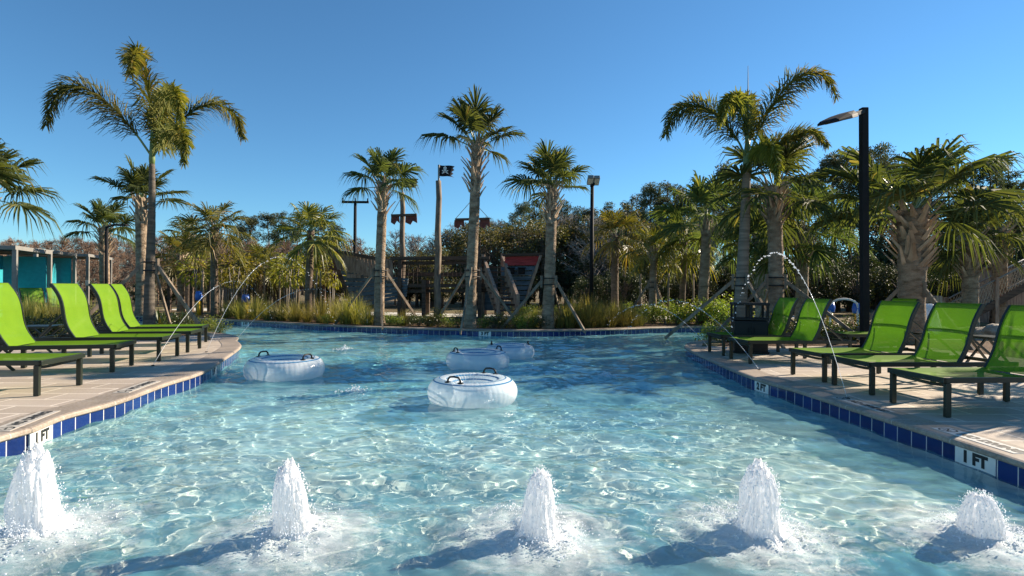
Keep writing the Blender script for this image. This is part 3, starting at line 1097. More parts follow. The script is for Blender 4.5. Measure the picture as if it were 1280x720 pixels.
# ------------------------------------------------------------------ lamps
def street_lamp():
    p = at_y(1081, 425, 11.0); p.z = GROUND
    e = empty('street_lamp', p, 0, 'tall square black lamp post with flat head above the right loungers', 'street lamp')
    top = at_y(1079.5, 135, 11.0) - p
    b = MB(); b.bar((0, 0, 0), (top.x, 0, top.z), .128, .128, (0, 1, 0)); b.build('post', M['black_metal'], e, bevel=.012)
    MB().box((0, 0, .03), (.32, .32, .06)).build('base_plate', M['black_metal'], e)
    a = at_y(1080, 139, 11.0) - p
    q = at_y(1052, 148, 10.55) - p
    r = at_y(1022, 157, 10.1) - p
    MB().bar(a, q.lerp(a, .25), .1, .08).build('arm', M['black_metal'], e, bevel=.01)
    d = (r - q).normalized()
    hd = MB()
    s = d.cross(Vector((0, 0, 1))).normalized(); n = s.cross(d)
    prof = [(-.36, .10, .07), (-.2, .2, .09), (.1, .24, .08), (.5, .2, .05), (.62, .13, .03)]
    vs, fs = [], []
    for x, hw, ht in prof:
        c = q + d * x
        vs += [c + s * hw - n * ht * .5, c + s * hw + n * ht * .2, c + s * hw * .7 + n * ht, c - s * hw * .7 + n * ht, c - s * hw + n * ht * .2, c - s * hw - n * ht * .5]
    for i in range(len(prof) - 1):
        for k in range(6):
            k2 = (k + 1) % 6
            fs.append((i * 6 + k, i * 6 + k2, i * 6 + 6 + k2, i * 6 + 6 + k))
    fs += [tuple(range(5, -1, -1)), tuple(range(24, 30))]
    hd = hd.add(vs, fs).build('lamp_head', M['black_metal'], e, bevel=.008)
    rot = Matrix((d, s, n)).transposed()
    MB().box(q + d * .12 - n * .03, (.5, .24, .012), rot).build('lens', M['lamp_glass'], hd)
street_lamp()

def flood_pole(px, top, Y, label, heads):
    g = at_y(px, 380, Y); g.z = GROUND
    e = empty('floodlight_pole', g, 0, label, 'light pole')
    zt = at_y(px, top, Y).z - GROUND
    MB().tube([(0, 0, 0), (0, 0, zt * .5), (0, 0, zt)], [.075, .07, .06], 12).build('post', M['black_metal'], e, True)
    if heads == 3:
        MB().box((0, 0, zt - .02), (1.12, .09, .09)).build('crossbar', M['black_metal'], e)
        for x in (-.52, .0, .52):
            f_ = MB(); f_.tube([(x, 0, zt + .02), (x, 0, zt + .14)], .03, 8); f_.lathe([(0, .13), (.10, .15), (.15, .22), (.1, .28), (0, .29)], 14, 0, (x, 0, 0))
            f_.build('floodlight', M['black_metal'], e)
    else:
        MB().box((0, -.02, zt), (.12, .3, .1)).build('crossbar', M['black_metal'], e)
        for x, y, rz in ((-.1, -.1, .25), (.12, -.04, -.2)):
            rot = Matrix.Rotation(R(-30), 3, 'X')
            f_ = MB(); f_.box((x, y - .12, zt + .12), (.2, .38, .13), rot)
            f_ = f_.build('floodlight', M['grey_metal'], e, bevel=.01)
            MB().box((x, y - .12, zt + .12) , (.16, .30, .135), rot).build('lens', M['white_paint'], f_)
flood_pole(443, 252, 23.5, 'black pole with three floodlights above the ship bow', 3)
flood_pole(739, 231, 19.5, 'slim black pole with two floodlights right of the central palms', 2)
e = empty('light_pole', (at_y(133, 350, 17).x, 17, GROUND), 0, 'thin dark pole beside the grey cabanas', 'light pole')
zt = at_y(133, 283, 17).z - GROUND
MB().tube([(0, 0, 0), (0, 0, zt)], .045, 8).build('post', M['black_metal'], e, True)
MB().tube([(0, 0, zt - .03), (.25, -.05, zt + .05), (.45, -.1, zt + .04)], .03, 6).build('arm', M['black_metal'], e, True)
MB().box((.55, -.12, zt + .03), (.3, .14, .05)).build('lamp_head', M['black_metal'], e, bevel=.01)

# ------------------------------------------------------------------ palms
def fan_leaf(b, o, d, side, Lp, Lb, r_, nseg=34, droop=.5, fold=.3, m=0):
    """one costapalmate leaf: petiole along d, then a pleated fan of drooping segments"""
    d = d.normalized(); side = (side - d * side.dot(d)).normalized(); n = d.cross(side) * -1
    if n.z < 0: n = -n
    # petiole, slightly arching
    P = [o + d * Lp * t_ - Vector((0, 0, 1)) * (.10 * Lp * t_ * t_) for t_ in (0, .5, 1)]
    b.tube(P, [.022, .016, .012], 4, False, m + 1)
    tip = P[-1]
    d2 = (P[2] - P[1]).normalized()
    n = (n - d2 * n.dot(d2)).normalized(); side = n.cross(d2)
    down = Vector((0, 0, -1))
    for i in range(nseg):
        u = i / (nseg - 1) * 2 - 1
        th = u * R(118)
        L = Lb * (1.0 - .42 * abs(u) ** 1.6) * r_.uniform(.88, 1.08)
        costa = Lb * .34 * (1 - abs(u)) ** .8
        o2 = tip + d2 * costa + down * costa * costa * .35
        dr = (d2 * math.cos(th) + side * math.sin(th) + n * (fold * abs(math.sin(th)) - .12) + Vector((r_.gauss(0, .05), r_.gauss(0, .05), r_.gauss(0, .05)))).normalized()
        wv = dr.cross(n).normalized()
        tw = (wv * .8 + n * (.6 if i % 2 else -.6)).normalized()
        w0 = Lb * .026
        q = []
        for t_, ww in ((.0, .35), (.3, 1.0), (.66, .75)):
            c = o2 + dr * L * t_ + down * droop * L * t_ ** 2.6
            q += [c - tw * w0 * ww, c + tw * w0 * ww]
        e_ = o2 + dr * L * .93 + down * droop * L * r_.uniform(.85, 1.5)
        q.append(e_)
        b.add(q, [(0, 1, 3, 2), (2, 3, 5, 4), (4, 5, 6)], m)

def sabal_crown_mesh(seed, n=24, emin=-25, emax=82, Lp=.75, Lb=.95, droop=.45, nseg=34, leafm='leaf_sabal', power=1.0):
    r_ = random.Random(seed)
    b = MB()
    for k in range(n):
        t_ = (k + r_.random() * .6) / n
        el = R(emin + (emax - emin) * t_ ** power)
        az = k * 2.39996 + r_.uniform(-.3, .3)
        d = Vector((math.cos(az) * math.cos(el), math.sin(az) * math.cos(el), math.sin(el)))
        side = Vector((-math.sin(az), math.cos(az), r_.uniform(-.5, .5)))
        s_ = r_.uniform(.85, 1.12)
        o = Vector((math.cos(az) * .06, math.sin(az) * .06, -.22 + .3 * t_))
        fan_leaf(b, o, d, side, Lp * s_ * (1 - .25 * max(0, t_ - .75) * 4), Lb * s_, r_, nseg, droop * r_.uniform(.7, 1.3) * (1.15 - .5 * t_), r_.uniform(.15, .5))
    return b.mesh('crown', [M[leafm], M['crownshaft']])

def trunk_builder(h, r0, r1, seed, lean=(0, 0), boots=0, bark='bark_sabal', boot_len=.36):
    """local trunk from z=0 to z=h; boots = length of old leaf bases under the crown"""
    r_ = random.Random(seed)
    b = MB()
    n = max(10, int(h / .09))
    pts, rad = [], []
    for i in range(n + 1):
        t_ = i / n
        pts.append((lean[0] * t_ ** 1.4 + .012 * math.sin(6 * t_ + seed), lean[1] * t_ ** 1.4, h * t_))
        rad.append((r0 + (r1 - r0) * t_ + .28 * r0 * math.exp(-t_ * h / .28)) * (1 + r_.uniform(-.035, .035)))
    b.tube(pts, rad, 18)
    b2 = None
    if boots:
        b2 = MB()
        nb = int(boots / .028)
        for k in range(nb):
            z = h - boots + boots * k / nb
            t_ = z / h
            c = Vector((lean[0] * t_ ** 1.4, lean[1] * t_ ** 1.4, z))
            az = k * 2.39996 + r_.uniform(-.15, .15)
            o = Vector((math.cos(az), math.sin(az), 0)); s = Vector((-math.sin(az), math.cos(az), 0))
            rr = (r0 + (r1 - r0) * t_)
            L = boot_len * r_.uniform(.7, 1.25)
            w_ = rr * r_.uniform(.28, .42)
            lean_s = s * r_.uniform(-.6, .6) * L
            A = c + o * rr * .8
            B = c + o * (rr * 1.2 + .10 * L) + Vector((0, 0, L * .5)) + lean_s * .5
            C_ = c + o * (rr * 1.3 + .42 * L) + Vector((0, 0, L)) + lean_s
            vs = []
            for q, wd, th in ((A, w_, .05), (B, w_ * .55, .035), (C_, w_ * .32, .02)):
                vs += [q - s * wd, q + o * th, q + s * wd, q - o * th * .4]
            fs = []
            for i in range(2):
                for j in range(4):
                    j2 = (j + 1) % 4
                    fs.append((i * 4 + j, i * 4 + j2, i * 4 + 4 + j2, i * 4 + 4 + j))
            fs.append((8, 9, 10, 11))
            b2.add(vs, fs)
    return b, b2

CROWN = {}
def crown(kind):
    if kind not in CROWN:
        if kind == 'up1': CROWN[kind] = sabal_crown_mesh(11, 14, 14, 86, .68, .92, .42, 46, power=.85)
        if kind == 'up2': CROWN[kind] = sabal_crown_mesh(23, 15, -12, 86, .66, .95, .5, 46, power=.72)
        if kind == 'up3': CROWN[kind] = sabal_crown_mesh(37, 17, 6, 86, .72, .95, .38, 46, power=.85)
        if kind == 'full': CROWN[kind] = sabal_crown_mesh(5, 20, -30, 84, .75, .95, .48, 44)
        if kind == 'wind': CROWN[kind] = sabal_crown_mesh(9, 22, -40, 80, .5, .72, .5, 32, 'leaf_pale')
        if kind == 'wide': CROWN[kind] = sabal_crown_mesh(15, 16, 2, 64, .95, 1.1, .5, 48, power=.9)
    return CROWN[kind]

def add_crown(e, kind, loc, scale, rz):
    o = bpy.data.objects.new('crown', crown(kind))
    COL.objects.link(o)
    o.parent = e; o.location = loc; o.scale = (scale,) * 3; o.rotation_euler = (0, 0, rz)
    return o

def sabal(pxb, Y, pxt, pyt, kind, cs, r0, r1, label, seed, boots=.9, bark='bark_sabal', rz=0, group='fan palms', name='sabal_palm', depth_lean=0):
    """trunk base under pixel column pxb at distance Y, crown heart at pixel (pxt, pyt)"""
    g = at_y(pxb, 400, Y); g.z = GROUND - .03
    t = at_y(pxt, pyt, Y) - g
    e = empty(name, g, 0, label, 'palm tree', group)
    b, b2 = trunk_builder(t.z, r0, r1, seed, (t.x, depth_lean), boots, bark)
    b.build('trunk', M[bark], e, True)
    if b2: b2.build('leaf_bases', M['boot'], e)
    add_crown(e, kind, (t.x, depth_lean, t.z), cs, rz)
    return e

def brace(x, y, ztie, rt, label, n=3, rz=0, spread=1.15, stake='wood_stake'):
    e = empty('palm_brace', (x, y, GROUND), rz, label, 'tree brace', 'timber braces propping the palms')
    b = MB()
    for dz in (-.09, .09): b.lathe([(rt + .012, ztie + dz - .015), (rt + .022, ztie + dz), (rt + .012, ztie + dz + .015)], 16)
    b.build('strap', M['strap'], e)
    for k in range(n):
        a = 2 * PI * k / n + .5
        MB().box((math.cos(a) * (rt + .035), math.sin(a) * (rt + .035), ztie), (.06, .06, .34), Matrix.Rotation(a, 3, 'Z')).build('batten', M[stake], e)
        MB().bar((math.cos(a) * (rt + .05), math.sin(a) * (rt + .05), ztie), (math.cos(a) * spread, math.sin(a) * spread, -.03), .042, .07).build('stake', M[stake], e)

sabal(474, 16.6, 478, 228, 'up2', .80, .15, .135, 'sabal palm with shaggy leaf stubs in front of the ship bow', 3, .95, rz=.4)
sabal(588, 15.5, 596, 178, 'up1', .92, .155, .132, 'tallest central sabal palm beside the black pirate flag', 4, 1.5, rz=1.1)
sabal(685, 15.9, 691, 232, 'up3', .82, .165, .145, 'sabal palm right of the ship stern with shaggy upper trunk', 5, 1.15, rz=2.0)
def ybr(px, Y, py, rt, label, **k):
    g = at_y(px, 400, Y)
    brace(g.x, Y, at_y(px, py, Y).z - GROUND, rt, label, **k)
ybr(475, 16.6, 342, .19, 'timber brace propping the sabal palm by the ship bow', rz=.3, spread=1.5)
ybr(590, 15.5, 342, .2, 'timber brace propping the tallest central sabal palm', rz=-.1, spread=1.5)
ybr(687, 15.9, 352, .21, 'timber brace propping the sabal palm by the ship stern', rz=.7, spread=1.4)

sabal(177, 20.5, 177, 247, 'up1', .98, .2, .19, 'sunlit sabal palm rising just behind the left foxtail trunk', 6, 1.0, rz=.2)
sabal(131, 24, 130, 285, 'up2', .95, .19, .18, 'sabal palm with shadowed shaggy trunk above the grey cabanas', 7, 1.2, rz=.9)
sabal(268, 20, 268, 284, 'wind', 1.0, .13, .12, 'dense yellow tinged fan palm on the island left of the ship', 8, .8, 'bark_dark', .3)
sabal(386, 19.2, 388, 288, 'wind', 1.05, .13, .125, 'yellow tinged fan palm just left of the ship bow', 9, 0, 'bark_dark', 1.7)
sabal(235, 28, 235, 292, 'wind', .95, .16, .15, 'fan palm standing between the foxtail and the dense fan palm', 10, .8, 'bark_dark', 2.2)
sabal(322, 23, 325, 330, 'wind', .95, .13, .12, 'low fan palm over the ramp on the island', 12, .4, 'bark_dark', 3.2)
sabal(226, 24, 226, 318, 'wind', 1.1, .14, .13, 'stout low fan palm close right of the left foxtail', 13, .4, 'bark_sabal', 4.0)
sabal(768, 22, 770, 292, 'wind', 1.05, .15, .14, 'dark trunked fan palm right of the two floodlight pole', 14, .2, 'bark_dark', .7)
sabal(816, 19.5, 817, 310, 'wind', .8, .135, .12, 'small fan palm with yellow orange crown above the shrubs', 15, .5, 'bark_sabal', 2.9)
sabal(853, 21, 855, 300, 'wind', 1.1, .11, .11, 'thin trunked fan palm between the orange crowned and drooping palms', 16, .2, 'bark_dark', 1.9)
sabal(878, 18.5, 884, 272, 'full', 1.05, .17, .15, 'heavy drooping fan palm in shade left of the spear palm', 17, .6, 'bark_sabal', .4)
ybr(816, 19.5, 356, .13, 'timber brace under the small orange crowned palm', rz=.2, spread=1.0)
sabal(970, 12.9, 968, 232, 'full', .88, .17, .16, 'dense sabal palm close behind the spear topped foxtail', 18, .9, rz=.9)
sabal(1001, 16, 1005, 286, 'full', 1.0, .17, .17, 'low sabal palm in shade left of the street lamp', 19, 1.2, rz=2.4)
sabal(952, 16.4, 950, 300, 'full', .85, .17, .17, 'short shaggy palm hidden between the two large right palms', 20, 1.4, rz=4.4)
sabal(1141, 12.2, 1140, 262, 'wide', 1.05, .22, .30, 'stout sabal palm with cross hatched trunk behind the right loungers', 21, 1.35, rz=.55)
sabal(1213, 16.5, 1213, 296, 'full', .85, .2, .2, 'sabal palm behind the rope ramp on the right', 22, 1.3, rz=1.3)
sabal(1248, 18, 1250, 284, 'full', .85, .2, .2, 'sabal palm at the right frame edge above the ramp', 24, 1.3, rz=3.3)
ybr(968, 12.9, 352, .2, 'timber brace propping the dense right sabal palm', rz=.9, spread=1.9)
ybr(1141, 12.2, 362, .23, 'timber brace propping the stout cross hatched palm', rz=.25, spread=1.3)
# palm whose fronds reach in from beyond the left frame edge
sabal(-30, 13.5, -28, 236, 'up2', 1.05, .2, .2, 'sabal palm at the left frame edge, only frond tips in view', 25, 1.0, rz=.1)
# palms of the same planting to the right of the frame: their shadows cross the right deck and the near water
for k, (x, y, h, kd, sd) in enumerate([(9.3, 7.35, 1.75, 'up3', 31), (9.0, 5.6, 1.9, 'up2', 32)]):
    e = empty('sabal_palm', (x, y, GROUND - .03), 0, 'short sabal palm beside the right deck, beyond the right frame edge', 'palm tree', 'palms right of the frame')
    b, b2 = trunk_builder(h, .2, .19, sd, (.1, .05), .9)
    b.build('trunk', M['bark_sabal'], e, True)
    b2.build('leaf_bases', M['boot'], e)
    add_crown(e, kd, (.1, .05, h), .8, sd * 1.7)

# foxtail palms: plumose fronds along an arching rachis
def frond(b, pts, r_, L0=.40, dens=100, m=0, per=6):
    P = catmull(pts, .03)
    n = len(P)
    b.tube([P[int(i * (n - 1) / 14)] for i in range(15)], [.02 * (1 - i / 15) + .005 for i in range(15)], 5, False, 1)
    for i in range(dens):
        f_ = (i + .5) / dens
        if f_ < .16: continue
        k = min(n - 2, int(f_ * (n - 1)))
        p = P[k]; d = (P[k + 1] - P[max(0, k - 1)]).normalized()
        ref = d.orthogonal().normalized(); y = d.cross(ref)
        g = math.sin(PI * min(1, (f_ - .12) / .8) ** .6) * .75 + .3
        for j in range(per):
            a = 2 * PI * j / per + i * 1.1 + r_.uniform(-.4, .4)
            o = ref * math.cos(a) + y * math.sin(a)
            L = L0 * 1.3 * g * r_.uniform(.75, 1.15)
            dr = (o * .85 + d * .65).normalized()
            wv = dr.cross(d).normalized() * (.0145 * r_.uniform(.8, 1.2))
            q0 = p; q1 = p + dr * L * .5; q2 = p + dr * L * .95 + Vector((0, 0, -1)) * L * r_.uniform(.12, .5)
            b.add([q0 - wv * .5, q0 + wv * .5, q1 - wv, q1 + wv, q2 - wv * .35, q2 + wv * .35], [(0, 1, 3, 2), (2, 3, 5, 4)], m)

def foxtail(pxb, Y, pxt, pyt, r0, r1, shaft_px, fronds, label, seed, spear=None, bark='bark_fox'):
    g = at_y(pxb, 400, Y); g.z = GROUND - .03
    t = at_y(pxt, pyt, Y) - g
    e = empty('foxtail_palm', g, 0, label, 'palm tree', 'foxtail palms')
    b, _ = trunk_builder(t.z, r0, r1, seed, (t.x, 0), 0, bark)
    b.build('trunk', M[bark], e, True)
    tp = at_y(pxt, shaft_px, Y) - g
    MB().tube([(t.x, 0, t.z - .05), (t.x, 0, t.z + .1), (t.x, 0, (t.z + tp.z) / 2), (tp.x, 0, tp.z + .1)], [r1 * .9, r1 * 1.15, r1 * .95, .03], 14).build('crownshaft', M['crownshaft'], e, True)
    r_ = random.Random(seed)
    for pl, mat_, L0 in fronds:
        fb = MB()
        frond(fb, [at_y(x, y, Y + dy) - g for x, y, dy in pl], r_, L0)
        fb.build('frond', [M[mat_], M['crownshaft']], e)
    if spear:
        a, c = at_y(*spear[0], Y) - g, at_y(*spear[1], Y) - g
        MB().tube([a, a.lerp(c, .6), c], [.022, .014, .004], 6).build('spear_leaf', M['leaf_fox_young'], e, True)
    return e

fx, fy = 'leaf_fox', 'leaf_fox_young'
foxtail(187, 12.0, 190, 205, .115, .055, 172, [
    ([(190, 196, 0), (168, 165, -.1), (138, 132, -.2), (100, 108, -.35), (70, 118, -.5), (58, 158, -.6)], fx, .42),
    ([(191, 192, 0), (188, 140, .25), (183, 98, .35), (174, 70, .0), (167, 70, -.5), (163, 92, -.9)], fx, .44),
    ([(191, 190, 0), (200, 150, -.3), (212, 118, -.7), (222, 122, -1.2), (226, 150, -1.5)], fy, .30),
    ([(192, 194, 0), (210, 168, .2), (236, 142, .4), (268, 130, .5), (295, 146, .55), (304, 172, .55)], fx, .38),
    ([(191, 196, 0), (203, 178, -.4), (218, 164, -.9), (230, 176, -1.3), (230, 205, -1.5)], fx, .30),
    ([(191, 194, 0), (198, 150, .6), (205, 120, 1.2), (215, 112, 1.8), (225, 135, 2.1)], fx, .36)],
    'foxtail palm with bushy arching fronds behind the left loungers', 41, None, 'bark_fox_shaded')
foxtail(925, 12.6, 934, 212, .16, .085, 175, [
    ([(934, 200, 0), (920, 172, -.2), (896, 145, -.5), (868, 132, -.8), (842, 142, -1.0), (832, 168, -1.1)], fx, .42),
    ([(935, 198, 0), (950, 160, 0), (972, 122, .1), (1000, 96, .2), (1030, 94, .3), (1046, 122, .35)], fx, .42),
    ([(934, 196, 0), (930, 150, -.4), (922, 125, -.9), (908, 128, -1.4), (900, 155, -1.7)], fx, .30),
    ([(934, 196, 0), (940, 150, .5), (935, 122, 1.0), (925, 128, 1.6), (915, 150, 1.9)], fx, .28),
    ([(935, 202, 0), (962, 186, -.3), (990, 172, -.6), (1016, 166, -.8), (1034, 182, -.9)], fx, .36),
    ([(935, 204, 0), (946, 190, -.6), (960, 184, -1.1), (970, 200, -1.5), (972, 228, -1.7)], fy, .24)],
    'spear topped foxtail palm behind the litter bin on the right', 42, ((935, 190), (935, 82)))
g1, g2 = at_y(188, 400, 12.0), at_y(928, 400, 12.6)
brace(g1.x, 12.0, at_y(188, 333, 12).z - GROUND, .14, 'timber brace propping the left foxtail palm', rz=-.75, spread=1.55)
brace(g2.x, 12.6, at_y(928, 352, 12.6).z - GROUND, .17, 'timber brace propping the spear topped foxtail', rz=.1, spread=1.7)

# ------------------------------------------------------------------ cabanas behind the left deck
def cabana(A, B, W, h, label, panels=(), notice=None):
    """A, B: feet of the front and back posts of the sunlit right side; W: width to the left"""
    A, B = Vector((A[0], A[1], 0)), Vector((B[0], B[1], 0))
    e = empty('cabana', (A.x, A.y, GROUND), 0, label, 'cabana', 'grey framed cabanas')
    u = (B - A); D = u.length; u.normalize()
    v = Vector((-u.y, u.x, 0))
    Z = Vector((0, 0, 1))
    pt = lambda a, c, z: u * a + v * c + Z * z
    for a in (0, D):
        for c in (0, W): MB().bar(pt(a, c, 0), pt(a, c, h - .12), .12, .12, u).build('post', M['grey_metal'], e, bevel=.008)
    r = MB()
    for c in (0, W): r.bar(pt(-.1, c, h - .06), pt(D + .1, c, h - .06), .1, .13)
    for a in (0, D): r.bar(pt(a, .05, h - .062), pt(a, W - .05, h - .062), .1, .12)
    r.build('roof_frame', M['grey_metal'], e, bevel=.006)
    rot = Matrix((u, v, Z)).transposed()
    MB().box(pt(D / 2, W / 2, h - .03), (D - .12, W - .12, .04), rot).build('roof', M['black_plastic'], e)
    for a0, a1, c, h1 in panels: MB().box(pt((a0 + a1) / 2, c, h1 / 2), (a1 - a0, .05, h1), rot).build('wall_panel', M['teal'], e)
    MB().box(pt(D - .03, W * .5, (h - .2) / 2), (.05, W - .2, h - .25), rot).build('back_panel', M['teal'], e) if panels else None
    if notice: MB().box(pt(-.07, 0, notice), (.012, .13, .24), rot).build('notice', M['white_paint'], e)
cx = lambda px, Y: at_y(px, 350, Y).to_2d()
cabana(cx(18.5, 17.5), cx(62, 20.0), 2.6, 2.32, 'grey cabana with teal wall cut by the left frame edge', ((.1, 2.3, 1.2, 2.1),))
cabana(cx(44.5, 21.3), cx(93, 24.2), 2.8, 2.48, 'grey cabana with a teal back wall and a white notice on its post', ((1.0, 2.7, .55, 2.0),), 1.25)
cabana(cx(109.5, 25.2), cx(138, 28.4), 2.8, 2.5, 'open grey cabana frame farthest right of the three', (), 1.2)
for x, y, rz, lb in ((at_y(30, 360, 17.5).x, 17.5, PI - .5, 'small lime lounger in front of the cabana with the notice'),
                     (at_y(60, 360, 17.3).x, 17.4, PI - .5, 'small lime lounger right of the cabana post notice'),
                     (at_y(95, 360, 18.6).x, 18.6, PI - .5, 'small lime lounger between the two right cabanas')):
    copy_tree(LR, (x, y, GROUND + .005), rz, None, lb, 'lime loungers by the cabanas')

# ------------------------------------------------------------------ pirate ship play structure
YS = 21.0
def ship():
    o0 = at_y(548, 395, YS); o0.z = GROUND
    e = empty('pirate_ship', o0, 0, 'weathered wooden pirate ship playground with blue grey hull and red stern', 'play ship')
    Pp = lambda x, y, dy=0: at_y(x, y, YS + dy) - o0
    D = Vector((0, 1.6, 0))
    # bow hull: blue boards laid as separate strakes, flaring to the stem
    def strakes(name, left, right, mats, n, thick=.09, dyl=0, dyr=0, gap=.012):
        b = MB()
        for k in range(n):
            a0, a1 = k / n + gap, (k + 1) / n - gap
            L0, L1 = Vector(left[0]).lerp(Vector(left[1]), a0), Vector(left[0]).lerp(Vector(left[1]), a1)
            R0, R1 = Vector(right[0]).lerp(Vector(right[1]), a0), Vector(right[0]).lerp(Vector(right[1]), a1)
            b.prism([L0, R0, R1, L1], (0, thick + .012 * (k % 2), 0), 0)
        return b.build(name, mats, e)
    strakes('bow_hull', (Pp(425, 337, .5), Pp(444, 386, .8)), (Pp(510, 348, -.1), Pp(508, 371, 0)), M['hull_blue'], 7)
    strakes('bow_hull', (Pp(425, 337, 1.0), Pp(444, 386, 1.0)), (Pp(510, 348, 2.2), Pp(508, 371, 2.2)), M['hull_blue'], 7)
    # upright planks above the bow
    b = MB()
    for k in range(17):
        x = 415 + k * 4.6
        yt, yb = 311 + k * .85, 336 + k * .95
        b.bar(Pp(x + 9 - k * .5, yb + 1, .45 - k * .03), Pp(x, yt, .45 - k * .03), .125, .035, (0, 1, 0))
    b.build('bow_planking', M['wood_warm'], e)
    b = MB()
    b.bar(Pp(411, 312, .4), Pp(492, 327, 0), .09, .12); b.bar(Pp(413, 314, 1.1), Pp(492, 327, 2.2), .09, .12)
    b.build('bow_rail', M['wood_dark'], e)
    MB().bar(Pp(412, 311, .75), Pp(445, 390, .9), .16, .12, (0, 1, 0)).build('stem_post', M['wood_dark'], e)
    MB().box(Pp(442, 345, .3), (.55, .03, .14)).build('name_board', M['wood_warm'], e)
    # deck beams amidships
    for y0, y1, x0, x1, dy in ((323, 323, 488, 612, 0), (329, 328, 488, 612, .1), (357, 357, 500, 612, .05), (364, 363, 500, 612, .2), (323, 322, 488, 612, 2.1), (343, 343, 500, 600, 1.4)):
        MB().bar(Pp(x0, y0, dy), Pp(x1, y1, dy), .12, .13).build('deck_beam', M['wood_dark'], e)
    b = MB()
    for k in range(26): b.bar(Pp(492 + k * 4.7, 357, 0.12), Pp(492 + k * 4.7, 357, 2.1), .12, .05)
    b.build('deck', M['wood_dark'], e)
    b = MB()
    for k in range(22):
        x = 495 + k * 5.4
        b.tube([Pp(x, 324, .02), Pp(x + rnd.uniform(-1, 1), 357, .02)], .012, 4)
    for k in range(6): b.tube([Pp(492, 329 + k * 5, .02), Pp(550, 331 + k * 5, .02), Pp(610, 329 + k * 5, .02)], .012, 4)
    b.build('rope_netting', M['wood_dark'], e)
    for x, yt, dy in ((530, 350, 0), (535, 350, 2), (600, 320, 0), (500, 322, 0), (500, 322, 2.1), (607, 320, 2.1)):
        a = Pp(x, yt, dy); MB().bar((a.x, a.y, 0), a, .14, .14).build('post', M['wood_dark'], e)
    # stern block
    strakes('stern_hull', (Pp(626, 333, -.2), Pp(630, 388, -.2)), (Pp(671, 332, -.2), Pp(655, 388, -.2)), M['hull_blue'], 9)
    strakes('stern_panel', (Pp(631, 321, -.2), Pp(631, 332, -.2)), (Pp(675, 320, -.2), Pp(671, 331.5, -.2)), M['hull_red'], 3)
    b = MB()
    b.prism([Pp(675, 319, -.1), Pp(655, 388, -.1), Pp(655, 388, 1.9), Pp(677, 319, 1.9)], (-.1, 0, 0))
    b.build('transom', M['hull_blue'], e)
    MB().bar(Pp(628, 319, -.25), Pp(678, 317.5, -.25), .16, .09).build('stern_rail', M['wood_dark'], e)
    MB().bar(Pp(676, 319, -.28), Pp(652, 391, -.28), .1, .1, (0, 1, 0)).build('stern_post', M['wood_warm'], e)
    for x in (639, 652):
        q = Pp(x, 339, -.42)
        l = MB(); l.box(q, (.24, .2, .2)); l.box(q + Vector((0, 0, .12)), (.3, .26, .04)); l.lathe([(.0, .0), (.07, .02), (.07, .14), (0, .16)], 10, 0, q + Vector((0, -.12, -.08)))
        l.build('stern_lantern', M['black_metal'], e, bevel=.01)
    MB().prism([Pp(596, 335, .4), Pp(622, 335, .4), Pp(622, 388, .4), Pp(598, 388, .4)], (0, .08, 0)).build('inner_hull', M['hull_blue'], e)
    # stairs with picket rails
    st = MB()
    for k in range(9):
        t_ = k / 8
        c = Pp(616, 334, .3).lerp(Pp(634, 388, -1.7), t_)
        st.box(c, (.86, .26, .06))
    st.build('stairs', M['wood_dark'], e)
    for (a, b_) in (((604, 322, .3), (623, 374, -1.8)), ((628, 321, .3), (647, 372, -1.8))):
        A, B = Pp(*a), Pp(*b_)
        pk = MB()
        for k in range(13):
            q = A.lerp(B, k / 12)
            pk.bar(q + Vector((0, 0, -.75)), q + Vector((0, 0, .02)), .09, .03, (0, 1, 0))
        pk.build('picket_rail', M['wood_warm'], e)
        MB().bar(A + Vector((0, 0, .05)), B + Vector((0, 0, .05)), .1, .08).build('handrail', M['wood_warm'], e)
        for q in (A, B): MB().bar((q.x, q.y, 0.0), q + Vector((0, 0, .12)), .13, .13).build('newel_post', M['wood_warm'], e)
    # sail cloths, masts and flags
    def mast(x, ytop, ybase, dy, r, lean, ywood):
        a = Pp(x, ybase, dy); a.z = 0
        t_ = Pp(x + lean, ywood, dy); tt = Pp(x + lean, ytop, dy)
        b = MB()
        pts = [a.lerp(t_, k / 8) + Vector((.018 * math.sin(k * 2.1), 0, 0)) for k in range(9)]
        b.tube(pts, [r * (1 - .25 * k / 8) for k in range(9)], 10)
        o = b.build('mast', M['wood_stake'], e, True)
        MB().tube([t_ - Vector((0, 0, .1)), tt], .035, 8).build('flag_pole', M['grey_metal'], o)
        return tt
    def flag(p, w_, h, face=1):
        vs, fs = [], []
        n = 10
        jag = [0, .12, .02, .2, .08, .25, .05]
        rows = 6
        for j in range(rows + 1):
            for i in range(n + 1):
                L = w_ * (1 - (jag[j] if i == n else jag[j] * (i / n) ** 4))
                u = i / n
                vs.append((L * u, .07 * math.sin(u * 6.5 + .6 * j / rows), -h * j / rows - .05 * u))
        for j in range(rows):
            for i in range(n):
                a = j * (n + 1) + i
                fs.append((a, a + n + 1, a + n + 2, a + 1))
        o = MB().add(vs, fs).build('flag', M['black_cloth'], e, True, p)
        return o
    t1 = mast(546.5, 206, 395, -.6, .13, 2, 226)
    f1 = flag(t1, .58, .40)
    em = MB()
    c0 = Vector((.24, -.09, -.2))
    em.ball(c0 + Vector((0, 0, .055)), .07, 10, 8, 0, (.9, .25, 1))
    em.box(c0 + Vector((0, 0, -.02)), (.07, .03, .05))
    for s in (-1, 1): em.bar(c0 + Vector((-.11 * s, 0, -.13)), c0 + Vector((.11 * s, 0, -.02)), .035, .02, (0, 1, 0))
    em.build('skull_emblem', M['white_paint'], f1)
    t2 = mast(503, 222, 392, .4, .12, 0, 241)
    flag(t2, .62, .36)
